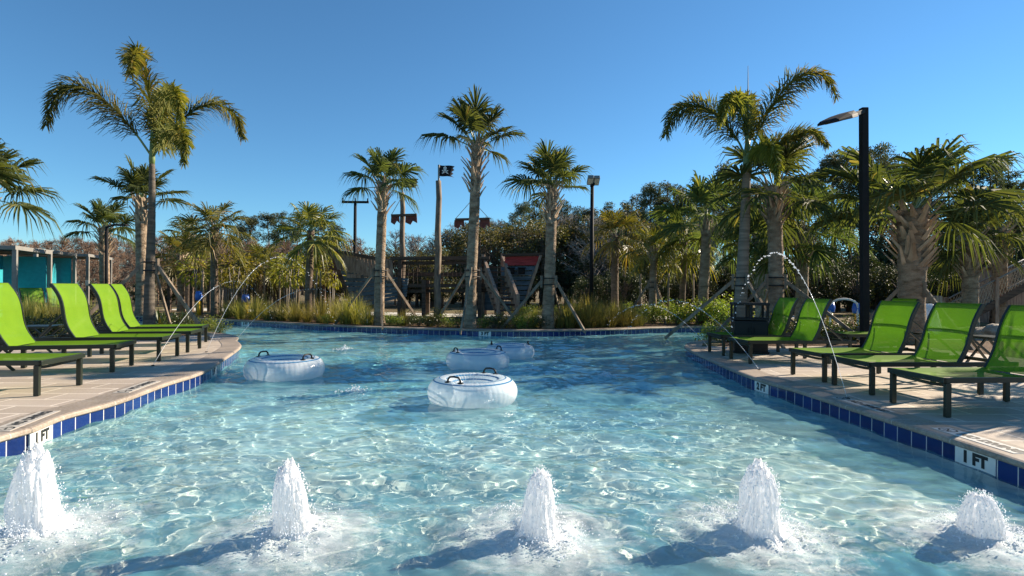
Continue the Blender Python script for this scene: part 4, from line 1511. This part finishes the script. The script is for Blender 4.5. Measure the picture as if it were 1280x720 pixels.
    t3 = mast(592, 236, 392, .8, .12, 0, 260)
    for (x, y, x0, x1, dy, c1, c2) in ((503, 269, 489, 521, .25, (489, 499), (507, 521)), (590, 274, 569, 612, .65, (568, 580), (600, 612))):
        MB().bar(Pp(x0, y + .5, dy), Pp(x1, y - .5, dy), .09, .09).build('yard', M['wood_dark'], e)
        for a, b_ in (c1, c2):
            poly = [Pp(a, y + 1, dy), Pp(b_, y + 1, dy), Pp(b_ + .5, y + 10, dy), Pp((a + b_) / 2 + 2, y + 7, dy), Pp((a + b_) / 2 - 1, y + 12, dy), Pp(a - .5, y + 9, dy)]
            MB().prism(poly, (0, .03, 0)).build('sail_cloth', M['sail_red'], e)
        for xa in (x0, x1): MB().tube([Pp(xa, y, dy), Pp(x, y - 24, dy)], .012, 5).build('rope_stay', M['rope'], e)
    return e
ship()

# wooden ramp and bridge on the island, left of the ship
def bridge():
    o0 = at_y(350, 392, 24); o0.z = GROUND
    e = empty('timber_footbridge', o0, 0, 'dark timber footbridge running behind the left island palms', 'footbridge')
    Pp = lambda x, y, dy=0: at_y(x, y, 24 + dy) - o0
    for x0, y0, x1, y1, dy in ((208, 348, 262, 335, 0), (262, 335, 345, 325, 0), (345, 325, 425, 336, 0), (262, 343, 345, 337, .1), (345, 337, 425, 347, .1), (328, 340, 368, 372, -.4), (322, 352, 360, 383, -.4)):
        MB().bar(Pp(x0, y0, dy), Pp(x1, y1, dy), .14, .16).build('beam', M['wood_dark'], e)
    b = MB()
    for k in range(16):
        t_ = k / 15
        b.bar(Pp(330 + 38 * t_, 348 + 32 * t_, -.4), Pp(330 + 38 * t_, 348 + 32 * t_, .8), .16, .04)
    b.build('ramp_boards', M['wood_dark'], e)
    for x, yt in ((212, 345), (240, 340), (262, 333), (300, 330), (345, 324), (372, 330), (405, 334)):
        a = Pp(x, yt, .05); MB().bar((a.x, a.y, 0), a, .13, .13).build('post', M['wood_dark'], e)
bridge()

# water play pieces on the island and beyond the right deck
def spray_post(px, Y, top, label, hoop=False):
    g = at_y(px, 380, Y); g.z = GROUND
    e = empty('spray_post', g, 0, label, 'water toy', 'blue and yellow water play posts')
    h = at_y(px, top, Y).z - GROUND
    MB().tube([(0, 0, 0), (0, 0, h * .62)], .09, 12).build('post', M['yellow_paint'], e, True)
    b = MB(); b.lathe([(0, h * .62), (.13, h * .62), (.15, h * .8), (.11, h), (0, h)], 14); b.build('nozzle_head', M['blue_paint'], e, True)
    return e
spray_post(249, 21, 364, 'blue topped yellow spray post on the island beside the left foxtail')
spray_post(307, 21.5, 368, 'blue topped yellow spray post on the island near the ramp')
spray_post(1037, 16.5, 377, 'blue topped yellow spray post at the left foot of the white hoop')
spray_post(1072, 16.5, 379, 'blue topped yellow spray post beside the street lamp')
e = empty('spray_hoop', (at_y(1055, 380, 16.4).x, 16.4, GROUND), 0, 'white hoop pipe arching between two spray posts by the street lamp', 'water toy')
MB().tube([(.40 * math.cos(a), 0, .70 + .2 * math.sin(a)) for a in np.linspace(0, PI, 15)], .03, 8).build('pipe', M['white_paint'], e, True)
for s in (-1, 1): MB().tube([(.40 * s, 0, 0), (.40 * s, 0, .70)], .03, 8).build('leg', M['white_paint'], e, True)

# rope bridge ramp on the right
def rope_ramp():
    o0 = at_y(1230, 400, 17.5); o0.z = GROUND
    e = empty('rope_ramp', o0, 0, 'timber ramp with rope net railings rising to the right frame edge', 'climbing ramp')
    Pp = lambda x, y, dy=0: at_y(x, y, 17.5 + dy) - o0
    d = MB()
    for k in range(26):
        t_ = k / 25
        d.bar(Pp(1190 + 120 * t_, 404 - 66 * t_, 0), Pp(1190 + 120 * t_, 404 - 66 * t_, 1.5), .13, .05, (1, 0, .5))
    d.build('ramp_boards', M['wood_warm'], e)
    MB().bar(Pp(1185, 412, -.1), Pp(1310, 342, -.1), .1, .2).build('stringer', M['wood_dark'], e)
    MB().bar(Pp(1185, 412, 1.6), Pp(1310, 342, 1.6), .1, .2).build('stringer', M['wood_dark'], e)
    for nm, dy, y0, y1 in (('front', -.1, 383, 316), ('rear', 1.6, 376, 309)):
        for off in (0, 26):
            MB().tube([Pp(1180, y0 + off, dy), Pp(1310, y1 + off, dy)], .03, 6).build('rail', M['grey_metal'], e, True)
        nb = MB()
        for k in range(34):
            x = 1180 + k * 4
            yy = lambda x: y0 + (y1 - y0) * (x - 1180) / 130
            nb.tube([Pp(x, yy(x), dy), Pp(x + 9, yy(x + 9) + 25, dy)], .007, 4, False)
            nb.tube([Pp(x + 9, yy(x + 9), dy), Pp(x, yy(x) + 25, dy)], .007, 4, False)
        nb.build('rope_net', M['rope'], e)
        for x in (1182, 1245, 1305):
            a = Pp(x, y0 + (y1 - y0) * (x - 1180) / 130 - 3, dy)
            MB().bar((a.x, a.y, 0), a, .12, .12).build('post', M['wood_warm'], e)
rope_ramp()
def tower():
    p = at_y(1286, 350, 20); p.z = GROUND
    e = empty('timber_tower', p, 0, 'brown timber tower with dark opening above the rope ramp', 'play tower')
    MB().box((0, .8, 1.0), (1.5, 1.6, 2.0)).build('wall', M['wood_warm'], e)
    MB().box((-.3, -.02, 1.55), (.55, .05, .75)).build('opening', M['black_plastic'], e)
    MB().box((0, .8, 2.06), (1.8, 1.9, .12)).build('roof', M['wood_dark'], e)
tower()
for x, y, s, lb in ((1166, 372, .32, 'squared brown timber stub beside the foot of the rope ramp'),):
    g = at_y(x, 385, 16); e = empty('timber_stub', (g.x, 16, GROUND), 0, lb, 'timber post')
    b = MB(); b.box((0, 0, .45), (.1, .1, .9)); b.build('post', M['wood_warm'], e, bevel=.01)
    MB().box((0, 0, .92), (.34, .3, .2)).build('cap', M['wood_warm'], e, bevel=.02)

# boulders and little cascade
def boulder_mesh(seed):
    r_ = random.Random(seed)
    b = MB(); b.ball((0, 0, 0), 1, 28, 20)
    off = Vector((seed * 3.1, 0, 0))
    b.v = [tuple(Vector(v) * (1 + .35 * noise.noise(Vector(v) * 1.1 + off) + .14 * noise.noise(Vector(v) * 3 + off) + .05 * noise.noise(Vector(v) * 8 + off))) for v in b.v]
    return b.mesh('boulder', M['stone'], True)
BM = [boulder_mesh(k) for k in range(3)]
for k, (x, y, Y, s, lb) in enumerate([(1250, 412, 13.5, .34, 'tan boulder in the mulch behind the nearest right loungers'), (1272, 408, 13.2, .26, 'small tan boulder at the right frame edge'),
                                      (1152, 408, 14.6, .30, 'tan boulder at the foot of the small cascade'), (1180, 412, 14.2, .22, 'low tan boulder right of the small cascade'), (1212, 414, 13.9, .26, 'tan boulder between cascade and frame edge')]):
    g = at_y(x, y, Y)
    o = bpy.data.objects.new('boulder', BM[k % 3]); COL.objects.link(o)
    o.location = (g.x, Y, GROUND + s * .3); o.scale = (s * 1.5, s, s * .75); o.rotation_euler = (0, 0, k * 1.3)
    tag(o, lb, 'boulder', 'boulders behind the right deck')
cs = MB()
g = at_y(1160, 400, 14.4)
vs, fs = [], []
for i in range(15):
    t_ = i / 14
    for j in range(7):
        u = j / 6 - .5
        vs.append((g.x + u * (.16 + .3 * t_) - .12 * t_, 14.4 - .35 * t_ + .02 * math.sin(j * 3 + i), GROUND + .8 * (1 - t_ ** 2) + .02 * noise.noise(Vector((i * .7, j, 0)))))
for i in range(14):
    for j in range(6):
        a = i * 7 + j
        fs.append((a, a + 1, a + 8, a + 7))
o = cs.add(vs, fs).build('cascade', M['drops'], None, True)
so = o.modifiers.new('solid', 'SOLIDIFY'); so.thickness = .03
tag(o, 'small white cascade spilling behind the second right lounger', 'waterfall')

# ------------------------------------------------------------------ planting
def leaf_quad(b, p, d, n, L, w_, m=0, droop=.25):
    d = d.normalized(); s = d.cross(n)
    s = s.normalized() if s.length > 1e-4 else d.orthogonal().normalized()
    dn = Vector((0, 0, -1)) * L * droop
    b.add([p, p + d * L * .45 - s * w_ + dn * .2, p + d * L * .45 + s * w_ + dn * .2, p + d * L + dn], [(0, 2, 3), (0, 3, 1)], m)

def rvec(r_):
    while True:
        v = Vector((r_.uniform(-1, 1), r_.uniform(-1, 1), r_.uniform(-1, 1)))
        if .05 < v.length < 1: return v.normalized()

def grass_mesh(seed, n=260, h=.75):
    r_ = random.Random(seed); b = MB()
    for k in range(n):
        az = r_.uniform(0, 2 * PI); sp = abs(r_.gauss(0, .5)); L = h * r_.uniform(.6, 1.15)
        o = Vector((math.cos(az), math.sin(az), 0)) * r_.uniform(0, .13)
        d = Vector((math.cos(az) * sp, math.sin(az) * sp, 1)).normalized()
        out = Vector((math.cos(az), math.sin(az), 0))
        s = Vector((-math.sin(az), math.cos(az), 0)) * .0065
        vs = []
        for t_ in (0, .4, .75, 1):
            p = o + d * L * t_ + out * L * .35 * sp * t_ ** 2 - Vector((0, 0, 1)) * L * .4 * sp * t_ ** 2.5
            vs += [p - s * (1.1 - t_), p + s * (1.1 - t_)]
        b.add(vs, [(0, 1, 3, 2), (2, 3, 5, 4), (4, 5, 7, 6)])
    return b.mesh('grass_clump', M['grass'])

def shrub_mesh(seed, m, n=900, L=.085, sq=(1, 1, .8), hollow=.45):
    r_ = random.Random(seed); b = MB()
    cl = [(rvec(r_) * r_.uniform(.2, .75), r_.uniform(.3, .5)) for _ in range(11)]
    for k in range(n):
        c, rr = r_.choice(cl)
        v = rvec(r_)
        p = c + v * rr * r_.uniform(hollow, 1.05)
        p = Vector((p.x * sq[0], p.y * sq[1], max(0, (p.z + .6) * sq[2])))
        d = (v + rvec(r_) * .8 + Vector((0, 0, .3)))
        leaf_quad(b, p, d, rvec(r_), L * r_.uniform(.7, 1.5), L * .33)
    for k in range(14):
        c, rr = cl[k % 11]
        b.tube([(0, 0, -.05), (c.x * .4, c.y * .4, .3), (c.x * sq[0], c.y * sq[1], max(.1, (c.z + .6) * sq[2]))], [.018, .012, .006], 4, True, 1)
    return b.mesh('shrub', [M[m], M['bark_dark']])

def agave_mesh(seed, m='leaf_dark', n=34):
    r_ = random.Random(seed); b = MB()
    for k in range(n):
        az = k * 2.39996; el = R(15 + 65 * k / n)
        d = Vector((math.cos(az) * math.cos(el), math.sin(az) * math.cos(el), math.sin(el)))
        s = Vector((-math.sin(az), math.cos(az), 0))
        L = r_.uniform(.5, .8); vs = []
        for t_, w_ in ((0, .6), (.35, 1), (.7, .7), (1, .05)):
            p = d * L * t_ - Vector((0, 0, 1)) * L * .25 * t_ ** 2
            vs += [p - s * .03 * w_, p + s * .03 * w_]
        b.add(vs, [(0, 1, 3, 2), (2, 3, 5, 4), (4, 5, 7, 6)])
    return b.mesh('spiky_plant', M[m])

GM = [grass_mesh(k) for k in (1, 2, 3)]
SM = [shrub_mesh(k, 'leaf_shrub') for k in (4, 5)]
SD = [shrub_mesh(k, 'leaf_dark') for k in (6, 7)]
AG = [agave_mesh(k) for k in (8, 9)]
PLANTS = []
def plant(name, me, px, Y, s, cat, base, group, sq=None):
    g = at_y(px, 390, Y)
    o = bpy.data.objects.new(name, me); COL.objects.link(o)
    o.location = (g.x, Y, GROUND - .02)
    o.rotation_euler = (0, 0, rnd.uniform(0, 6.28))
    o.scale = (s * rnd.uniform(.9, 1.15), s * rnd.uniform(.9, 1.15), s * rnd.uniform(.85, 1.15))
    tag(o, base, cat, group)
    PLANTS.append((o, px, base))
    return o
def far_y(px):
    """distance of the island's edge in the direction of pixel column px"""
    u = (px - 640) / F
    best = min(far_sec, key=lambda p: abs(p.x / p.y - u))
    return best.y
# ornamental grass along the island rim
for px, dy, s in [(283, 1.1, .9), (300, .8, 1.0), (318, .9, 1.1), (335, .8, .95), (352, .9, 1.0), (368, .8, 1.05), (384, 1.0, .9), (402, .8, 1.1), (417, 1.2, .9), (433, .8, 1.2), (447, .9, 1.15), (459, .7, 1.0),
                  (292, 2.0, 1.0), (327, 2.1, 1.0), (376, 2.2, 1.0), (427, 1.9, 1.1), (452, 2.0, 1.0), (700, .9, 1.0), (712, .8, 1.15), (724, .9, 1.2), (737, .8, 1.25), (750, .9, 1.15), (763, .8, 1.1), (777, .9, 1.0), (790, .8, .9), (718, 1.9, 1.1), (745, 1.9, 1.1), (768, 2.0, 1.0), (652, 1.6, .9), (668, 1.3, .9), (800, 1.0, .8), (632, 1.1, .6), (538, .9, .6), (505, .9, .6)]:
    plant('ornamental_grass', rnd.choice(GM), px, far_y(px) + dy, s * 1.05, 'grass clump', 'feathery ornamental grass on the island rim', 'ornamental grass clumps')
for px, dy, s in [(487, .8, .33), (497, .7, .36), (512, .9, .34), (524, .7, .36), (535, .8, .34), (548, .7, .38), (560, .8, .34), (572, .7, .36), (606, .7, .36), (618, .8, .38), (630, .7, .34), (642, .8, .4), (655, .7, .34), (668, .8, .36), (676, .7, .3), (340, .45, .26), (410, .45, .28)]:
    plant('low_shrub', rnd.choice(SD + SM), px, far_y(px) + dy, s * 1.1, 'shrub', 'low dark leafy shrub on the island rim', 'low shrubs on the island')
for px, Y, s in [(640, 20.0, .6), (655, 20.3, .55), (667, 19.6, .6), (700, 21, .6), (725, 22, .6)]:
    plant('leafy_shrub', rnd.choice(SM), px, Y, s, 'shrub', 'bright leafy shrub beside the ship stern', 'leafy shrubs')
for px, Y, s in [(772, 19.2, .55), (788, 19.4, .6), (802, 19.0, .6), (818, 18.6, .62), (832, 18.8, .65), (846, 18.4, .7), (862, 18.6, .7), (876, 18.2, .75), (892, 18.0, .8), (906, 17.8, .8), (920, 18.2, .8), (780, 20.6, .6), (812, 20.6, .65), (840, 20.4, .7), (870, 20.2, .75), (900, 20, .8)]:
    plant('leafy_shrub', rnd.choice(SM), px, Y, s * 1.05, 'shrub', 'bright shrub across the right channel', 'leafy shrubs')
for px, Y, s in [(892, 12.75, .5), (906, 12.3, .5), (1045, 12.5, .5), (1022, 12.4, .55), (1062, 13.0, .55), (995, 12.6, .5), (960, 12.3, .5), (1095, 12.6, .5), (1120, 13.4, .5), (978, 13.6, .6)]:
    plant('leafy_shrub', rnd.choice(SM if px < 910 else SD), px, Y, s, 'shrub', 'leafy shrub behind the right loungers', 'shrubs behind the right deck')
for px, Y in [(1040, 12.9), (1066, 12.4), (1010, 13.0), (985, 12.2), (1105, 13.0)]:
    plant('spiky_plant', rnd.choice(AG), px, Y, .75, 'spiky plant', 'spiky plant behind the right loungers', 'spiky plants')
# bed behind the left loungers
for px, Y, s in [(40, 11.2, .5), (58, 11.8, .55), (80, 11.2, .5), (98, 12.0, .6), (20, 11.4, .5), (112, 13.0, .6), (128, 12.4, .5), (215, 13.8, .55), (205, 12.9, .4), (228, 13.6, .45), (150, 13.0, .5), (240, 13.4, .35)]:
    plant('dark_shrub', rnd.choice(SD), px, Y, s * .85, 'shrub', 'dark shrub behind the left loungers', 'shrubs behind the left deck')
for px, Y in [(72, 12.6), (50, 12.9), (105, 12.9), (210, 14.0), (225, 14.5), (200, 13.4), (240, 15.0), (160, 13.6)]:
    plant('spiky_plant', rnd.choice(AG), px, Y, 1.0, 'spiky plant', 'spiky plant behind the left loungers', 'spiky plants')
for px, Y, s in [(35, 13.6, 1.0), (52, 14.2, 1.1), (75, 14.0, 1.0), (95, 14.4, 1.0), (115, 14.6, 1.0), (20, 14, 1.0), (62, 15.2, 1.1), (40, 15.4, 1.1)]:
    plant('ornamental_grass', rnd.choice(GM), px, Y, s * .95, 'grass clump', 'feathery grass in front of cabanas', 'grass clumps by the cabanas')
for px, Y, s in [(269, 13.6, .36), (262, 13.9, .38), (274, 13.3, .3)]:
    plant('leafy_shrub', rnd.choice(SM), px, Y, s, 'shrub', 'small shrub at the left deck tip', 'leafy shrubs')
# young staked trees on the island
def young_tree_mesh(seed):
    r_ = random.Random(seed); b = MB()
    for k in range(420):
        v = rvec(r_); p = Vector((v.x * .55, v.y * .55, 1.75 + v.z * .5)) * 1.0
        p = p + rvec(r_) * .12
        leaf_quad(b, p, v + Vector((0, 0, -.3)), rvec(r_), r_.uniform(.1, .2), .03)
    return b.mesh('crown', M['leaf_yellow'])
YT = [young_tree_mesh(k) for k in (1, 2)]
for k, (px, Y) in enumerate([(292, 20.5), (305, 21.8), (283, 22.5), (358, 22), (367, 21), (345, 24), (392, 23.5), (247, 22.5), (415, 24), (275, 25)]):
    g = at_y(px, 390, Y)
    e = empty('young_tree', (g.x, Y, GROUND), k, 'slim young tree with yellow green leaves on the island', 'young tree', 'young trees on the island')
    b = MB()
    for j in range(3):
        a = j * 2.1
        b.tube([(math.cos(a) * .05, math.sin(a) * .05, 0), (math.cos(a) * .1, math.sin(a) * .1, .9), (math.cos(a) * .2, math.sin(a) * .2, 1.8)], [.03, .025, .012], 6)
    b.build('trunk', M['twig_grey'], e, True)
    o = bpy.data.objects.new('crown', YT[k % 2]); COL.objects.link(o); o.parent = e
    PLANTS.append((e, px, 'slim yellow green young tree'))
    sgn = MB(); 
for k, (px, Y) in enumerate([(253, 21), (276, 20.6), (296, 23), (349, 21.5), (372, 22.6), (395, 21.0), (400, 22), (330, 22), (866, 20), (800, 20.5), (835, 19.5)]):
    g = at_y(px, 390, Y)
    e = empty('stake', (g.x, Y, GROUND - .05), 0, 'slim wooden stake', 'stake', 'wooden stakes in the planting')
    e2 = MB(); e2.tube([(0, 0, 0), (.01, 0, 1.0), (0, 0, 1.75)], .035, 7)
    o = e2.build('pole', M['wood_stake'], e, True)
    PLANTS.append((e, px, 'slim wooden stake'))

# ------------------------------------------------------------------ background forest
def pine_meshes(seed, h=13):
    r_ = random.Random(seed); tb, cb = MB(), MB()
    pts = [(r_.uniform(-.12, .12) * k / 4, r_.uniform(-.12, .12) * k / 4, h * k / 8) for k in range(9)]
    tb.tube(pts, [.2 * (1 - .8 * k / 8) for k in range(9)], 8)
    for k in range(34):
        t_ = r_.uniform(.48, 1.0)
        z = h * t_
        az = r_.uniform(0, 6.28)
        L = r_.uniform(.8, 2.5) * (1.25 - .85 * (t_ - .5) * 2) if t_ > .6 else r_.uniform(.6, 1.6)
        d = Vector((math.cos(az), math.sin(az), r_.uniform(.05, .5)))
        i = min(8, int(t_ * 8))
        o = Vector(pts[i]); o.z = z
        tip = o + d * L
        tb.tube([o, o + d * L * .5 - Vector((0, 0, .06 * L)), tip], [.045, .03, .012], 4, False)
        for q in range(r_.randint(3, 5)):
            c = o + d * L * r_.uniform(.5, 1.05) + rvec(r_) * .35
            rr = r_.uniform(.3, .62)
            for m_ in range(46):
                v = rvec(r_)
                p = c + Vector((v.x, v.y, v.z * .55)) * rr * r_.uniform(.3, 1)
                leaf_quad(cb, p, v + Vector((0, 0, .4)), rvec(r_), r_.uniform(.18, .34), .04)
    return tb.mesh('trunk', M['bark_dark'], True), cb.mesh('crown', M['leaf_pine'])

def bare_meshes(seed, h=9, mat_='twig', spread=.32):
    r_ = random.Random(seed); tb, cb = MB(), MB()
    tb.tube([(r_.uniform(-.08, .08), r_.uniform(-.08, .08), h * k / 6) for k in range(7)], [.14 * (1 - .88 * k / 6) for k in range(7)], 7)
    for k in range(84):
        t_ = r_.uniform(.2, .98)
        az = r_.uniform(0, 6.28)
        L = h * spread * (1.12 - t_) * r_.uniform(.6, 1.2) + .35
        d = Vector((math.cos(az), math.sin(az), r_.uniform(.35, .95))).normalized()
        o = Vector((0, 0, h * t_)); tip = o + d * L
        cb.tube([o, o.lerp(tip, .5) - Vector((0, 0, .03)), tip], [.045, .03, .014], 3, False)
        for q in range(9):
            p = o.lerp(tip, r_.uniform(.25, 1))
            d2 = (d + rvec(r_) * .9).normalized() * r_.uniform(.25, .7)
            cb.tube([p, p + d2], [.018, .01], 3, False)
            for w_ in range(4):
                p3 = p + d2 * r_.uniform(.3, 1)
                d3 = (d2.normalized() + rvec(r_) * .9).normalized() * r_.uniform(.12, .4)
                s = d3.cross(rvec(r_)).normalized() * .015
                cb.add([p3 - s, p3 + s, p3 + d3], [(0, 1, 2)])
    return tb.mesh('trunk', M[mat_], True), cb.mesh('crown', M[mat_])

def oak_meshes(seed, m, h=7, n=4200, L=.17):
    r_ = random.Random(seed); tb, cb = MB(), MB()
    tb.tube([(0, 0, 0), (.1, 0, h * .25), (.0, .1, h * .5), (.1, 0, h * .8)], [.22, .18, .13, .05], 8)
    cl = []
    for k in range(26):
        v = rvec(r_)
        c = Vector((v.x * h * .27, v.y * h * .27, h * .58 + v.z * h * .34))
        cl.append((c, h * r_.uniform(.07, .14)))
        tb.tube([(0, .05, h * r_.uniform(.25, .55)), c * .55 + Vector((0, 0, c.z * .4)), c], [.06, .035, .012], 4, False)
    for k in range(n):
        c, rr = r_.choice(cl)
        v = rvec(r_)
        p = c + Vector((v.x, v.y, v.z * .8)) * rr * r_.uniform(.35, 1.15)
        leaf_quad(cb, p, v + rvec(r_) * .7, rvec(r_), L * r_.uniform(.6, 1.4), L * .32)
    return tb.mesh('trunk', M['bark_dark'], True), cb.mesh('crown', M[m])

KINDS = {
    'pine': ([pine_meshes(k, 13) for k in (1, 2, 3, 4)], 13, 'pine_tree', 'pine tree', 'dark tufted pine'),
    'cypress': ([bare_meshes(k, 9) for k in (5, 6, 7)], 9, 'bare_cypress', 'bare tree', 'leafless brown cypress'),
    'grey': ([bare_meshes(k, 8, 'twig_grey', .5) for k in (8, 9)], 8, 'bare_tree', 'bare tree', 'leafless grey twiggy tree'),
    'oak': ([oak_meshes(k, 'leaf_oak') for k in (10, 11, 12)], 7, 'broadleaf_tree', 'broadleaf tree', 'rounded brownish green tree'),
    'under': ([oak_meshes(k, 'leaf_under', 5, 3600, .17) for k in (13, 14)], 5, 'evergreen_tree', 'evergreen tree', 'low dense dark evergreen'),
}
TREES = []
def tree(kind, px, Y, top_px):
    ms, h0, nm, cat, base = KINDS[kind]
    g = at_y(px, 380, Y); g.z = GROUND - .1
    h = at_y(px, top_px, Y).z - g.z
    s = h / h0
    e = empty(nm, g, rnd.uniform(0, 6.28), base, cat, {'pine': 'pines of the far tree line', 'cypress': 'leafless cypresses of the far tree line', 'grey': 'leafless grey trees', 'oak': 'broadleaf trees behind the ship', 'under': 'dark evergreens of the undergrowth'}[kind])
    k = rnd.choice(range(len(ms)))
    wd = rnd.uniform(.85, 1.15)
    e.scale = (s * wd, s * wd, s)
    for nm2, me in zip(('trunk', 'crown'), ms[k]):
        o = bpy.data.objects.new(nm2, me); COL.objects.link(o); o.parent = e
    TREES.append((e, px, base))
R2 = random.Random(99)
def belt(kind, x0, x1, n, Y0, Y1, t0, t1, jit=8):
    for k in range(n):
        f_ = (k + R2.uniform(.1, .9)) / n
        tree(kind, x0 + (x1 - x0) * f_, R2.uniform(Y0, Y1), t0 + (t1 - t0) * f_ + R2.uniform(-jit, jit))
# far left: brown cypress swamp
belt('cypress', -60, 300, 44, 46, 62, 304, 300, 4)
belt('cypress', -60, 420, 36, 34, 44, 316, 308, 6)
belt('cypress', 160, 460, 18, 30, 38, 318, 305, 8)
# pines behind the left island
for px, Y, t_ in [(312, 44, 272), (335, 46, 268), (352, 45, 266), (372, 48, 270), (398, 46, 276), (420, 48, 282), (300, 50, 284), (408, 42, 282)]: tree('pine', px, Y, t_)
belt('oak', 395, 560, 9, 30, 38, 302, 312, 8)
belt('grey', 480, 720, 14, 34, 42, 300, 282, 10)
belt('oak', 560, 800, 13, 34, 40, 288, 262, 9)
for px, Y, t_ in [(700, 45, 258), (715, 43, 264), (765, 43, 258), (780, 44, 254), (605, 47, 272), (585, 48, 280), (653, 44, 256), (668, 46, 250), (640, 48, 270), (690, 48, 262), (735, 44, 262), (752, 46, 266), (722, 48, 268), (625, 46, 276)]: tree('pine', px, Y, t_)
belt('grey', 740, 900, 10, 32, 42, 285, 285, 10)
# right: tall pines over a dark understory
for px, Y, t_ in [(796, 42, 242), (812, 40, 232), (832, 41, 230), (852, 42, 234), (868, 40, 236), (884, 43, 240), (840, 44, 240), (822, 45, 246), (905, 40, 206), (922, 42, 222), (890, 46, 232), (945, 42, 230), (1010, 40, 226), (1040, 38, 196), (1062, 40, 188), (1085, 38, 186), (1100, 40, 182), (1120, 41, 192), (1142, 39, 200), (1160, 41, 198), (1185, 40, 212), (1208, 42, 208), (1235, 40, 204), (1262, 42, 202), (1285, 40, 218), (780, 44, 266), (766, 46, 272), (985, 42, 232)]: tree('pine', px, Y, t_)
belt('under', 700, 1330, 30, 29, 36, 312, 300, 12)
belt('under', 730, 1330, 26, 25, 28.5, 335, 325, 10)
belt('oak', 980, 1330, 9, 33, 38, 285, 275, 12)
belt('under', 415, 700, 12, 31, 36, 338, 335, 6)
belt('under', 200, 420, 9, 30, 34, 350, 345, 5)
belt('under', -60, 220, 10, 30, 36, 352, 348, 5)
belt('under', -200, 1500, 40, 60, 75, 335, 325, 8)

# ------------------------------------------------------------------ labels: which one, counted from something one can find
LAND = [(-300, 'left frame edge'), (44, 'notice on the cabana post'), (133, 'thin pole beside the cabanas'), (187, 'left foxtail trunk'), (268, 'dense island fan palm'), (330, 'island ramp'), (386, 'fan palm by the bow'), (443, 'three lamp pole'), (475, 'bow sabal palm'), (503, 'rear mast'), (548, 'skull flag mast'), (590, 'tallest sabal palm'),
        (625, 'ship stairs'), (655, 'red stern'), (688, 'stern sabal palm'), (739, 'two lamp pole'), (768, 'dark trunked palm'), (816, 'orange crowned palm'), (853, 'thin trunked palm'), (878, 'drooping shaded palm'), (930, 'spear topped palm'), (970, 'dense right sabal'), (1081, 'street lamp'), (1140, 'cross hatched palm'), (1213, 'ramp palm')]
ORD = ['first', 'second', 'third', 'fourth', 'fifth', 'sixth', 'seventh', 'eighth', 'ninth', 'tenth', 'eleventh', 'twelfth', 'thirteenth', 'fourteenth', 'fifteenth', 'sixteenth', 'seventeenth', 'eighteenth', 'nineteenth', 'twentieth']
ORD += ['twenty-' + o for o in ORD[:9]]
def name_them(items):
    cnt = {}
    for o, px, base in sorted(items, key=lambda q: q[1]):
        lm = [n for x, n in LAND if x <= px][-1]
        k = cnt.get((base, lm), 0)
        cnt[(base, lm)] = k + 1
        o['label'] = f'{base}, {ORD[min(k, len(ORD) - 1)]} right of {lm}'
        assert len(o['label'].replace('-', ' ').split()) <= 16, o['label']
name_them(PLANTS)
name_them(TREES)
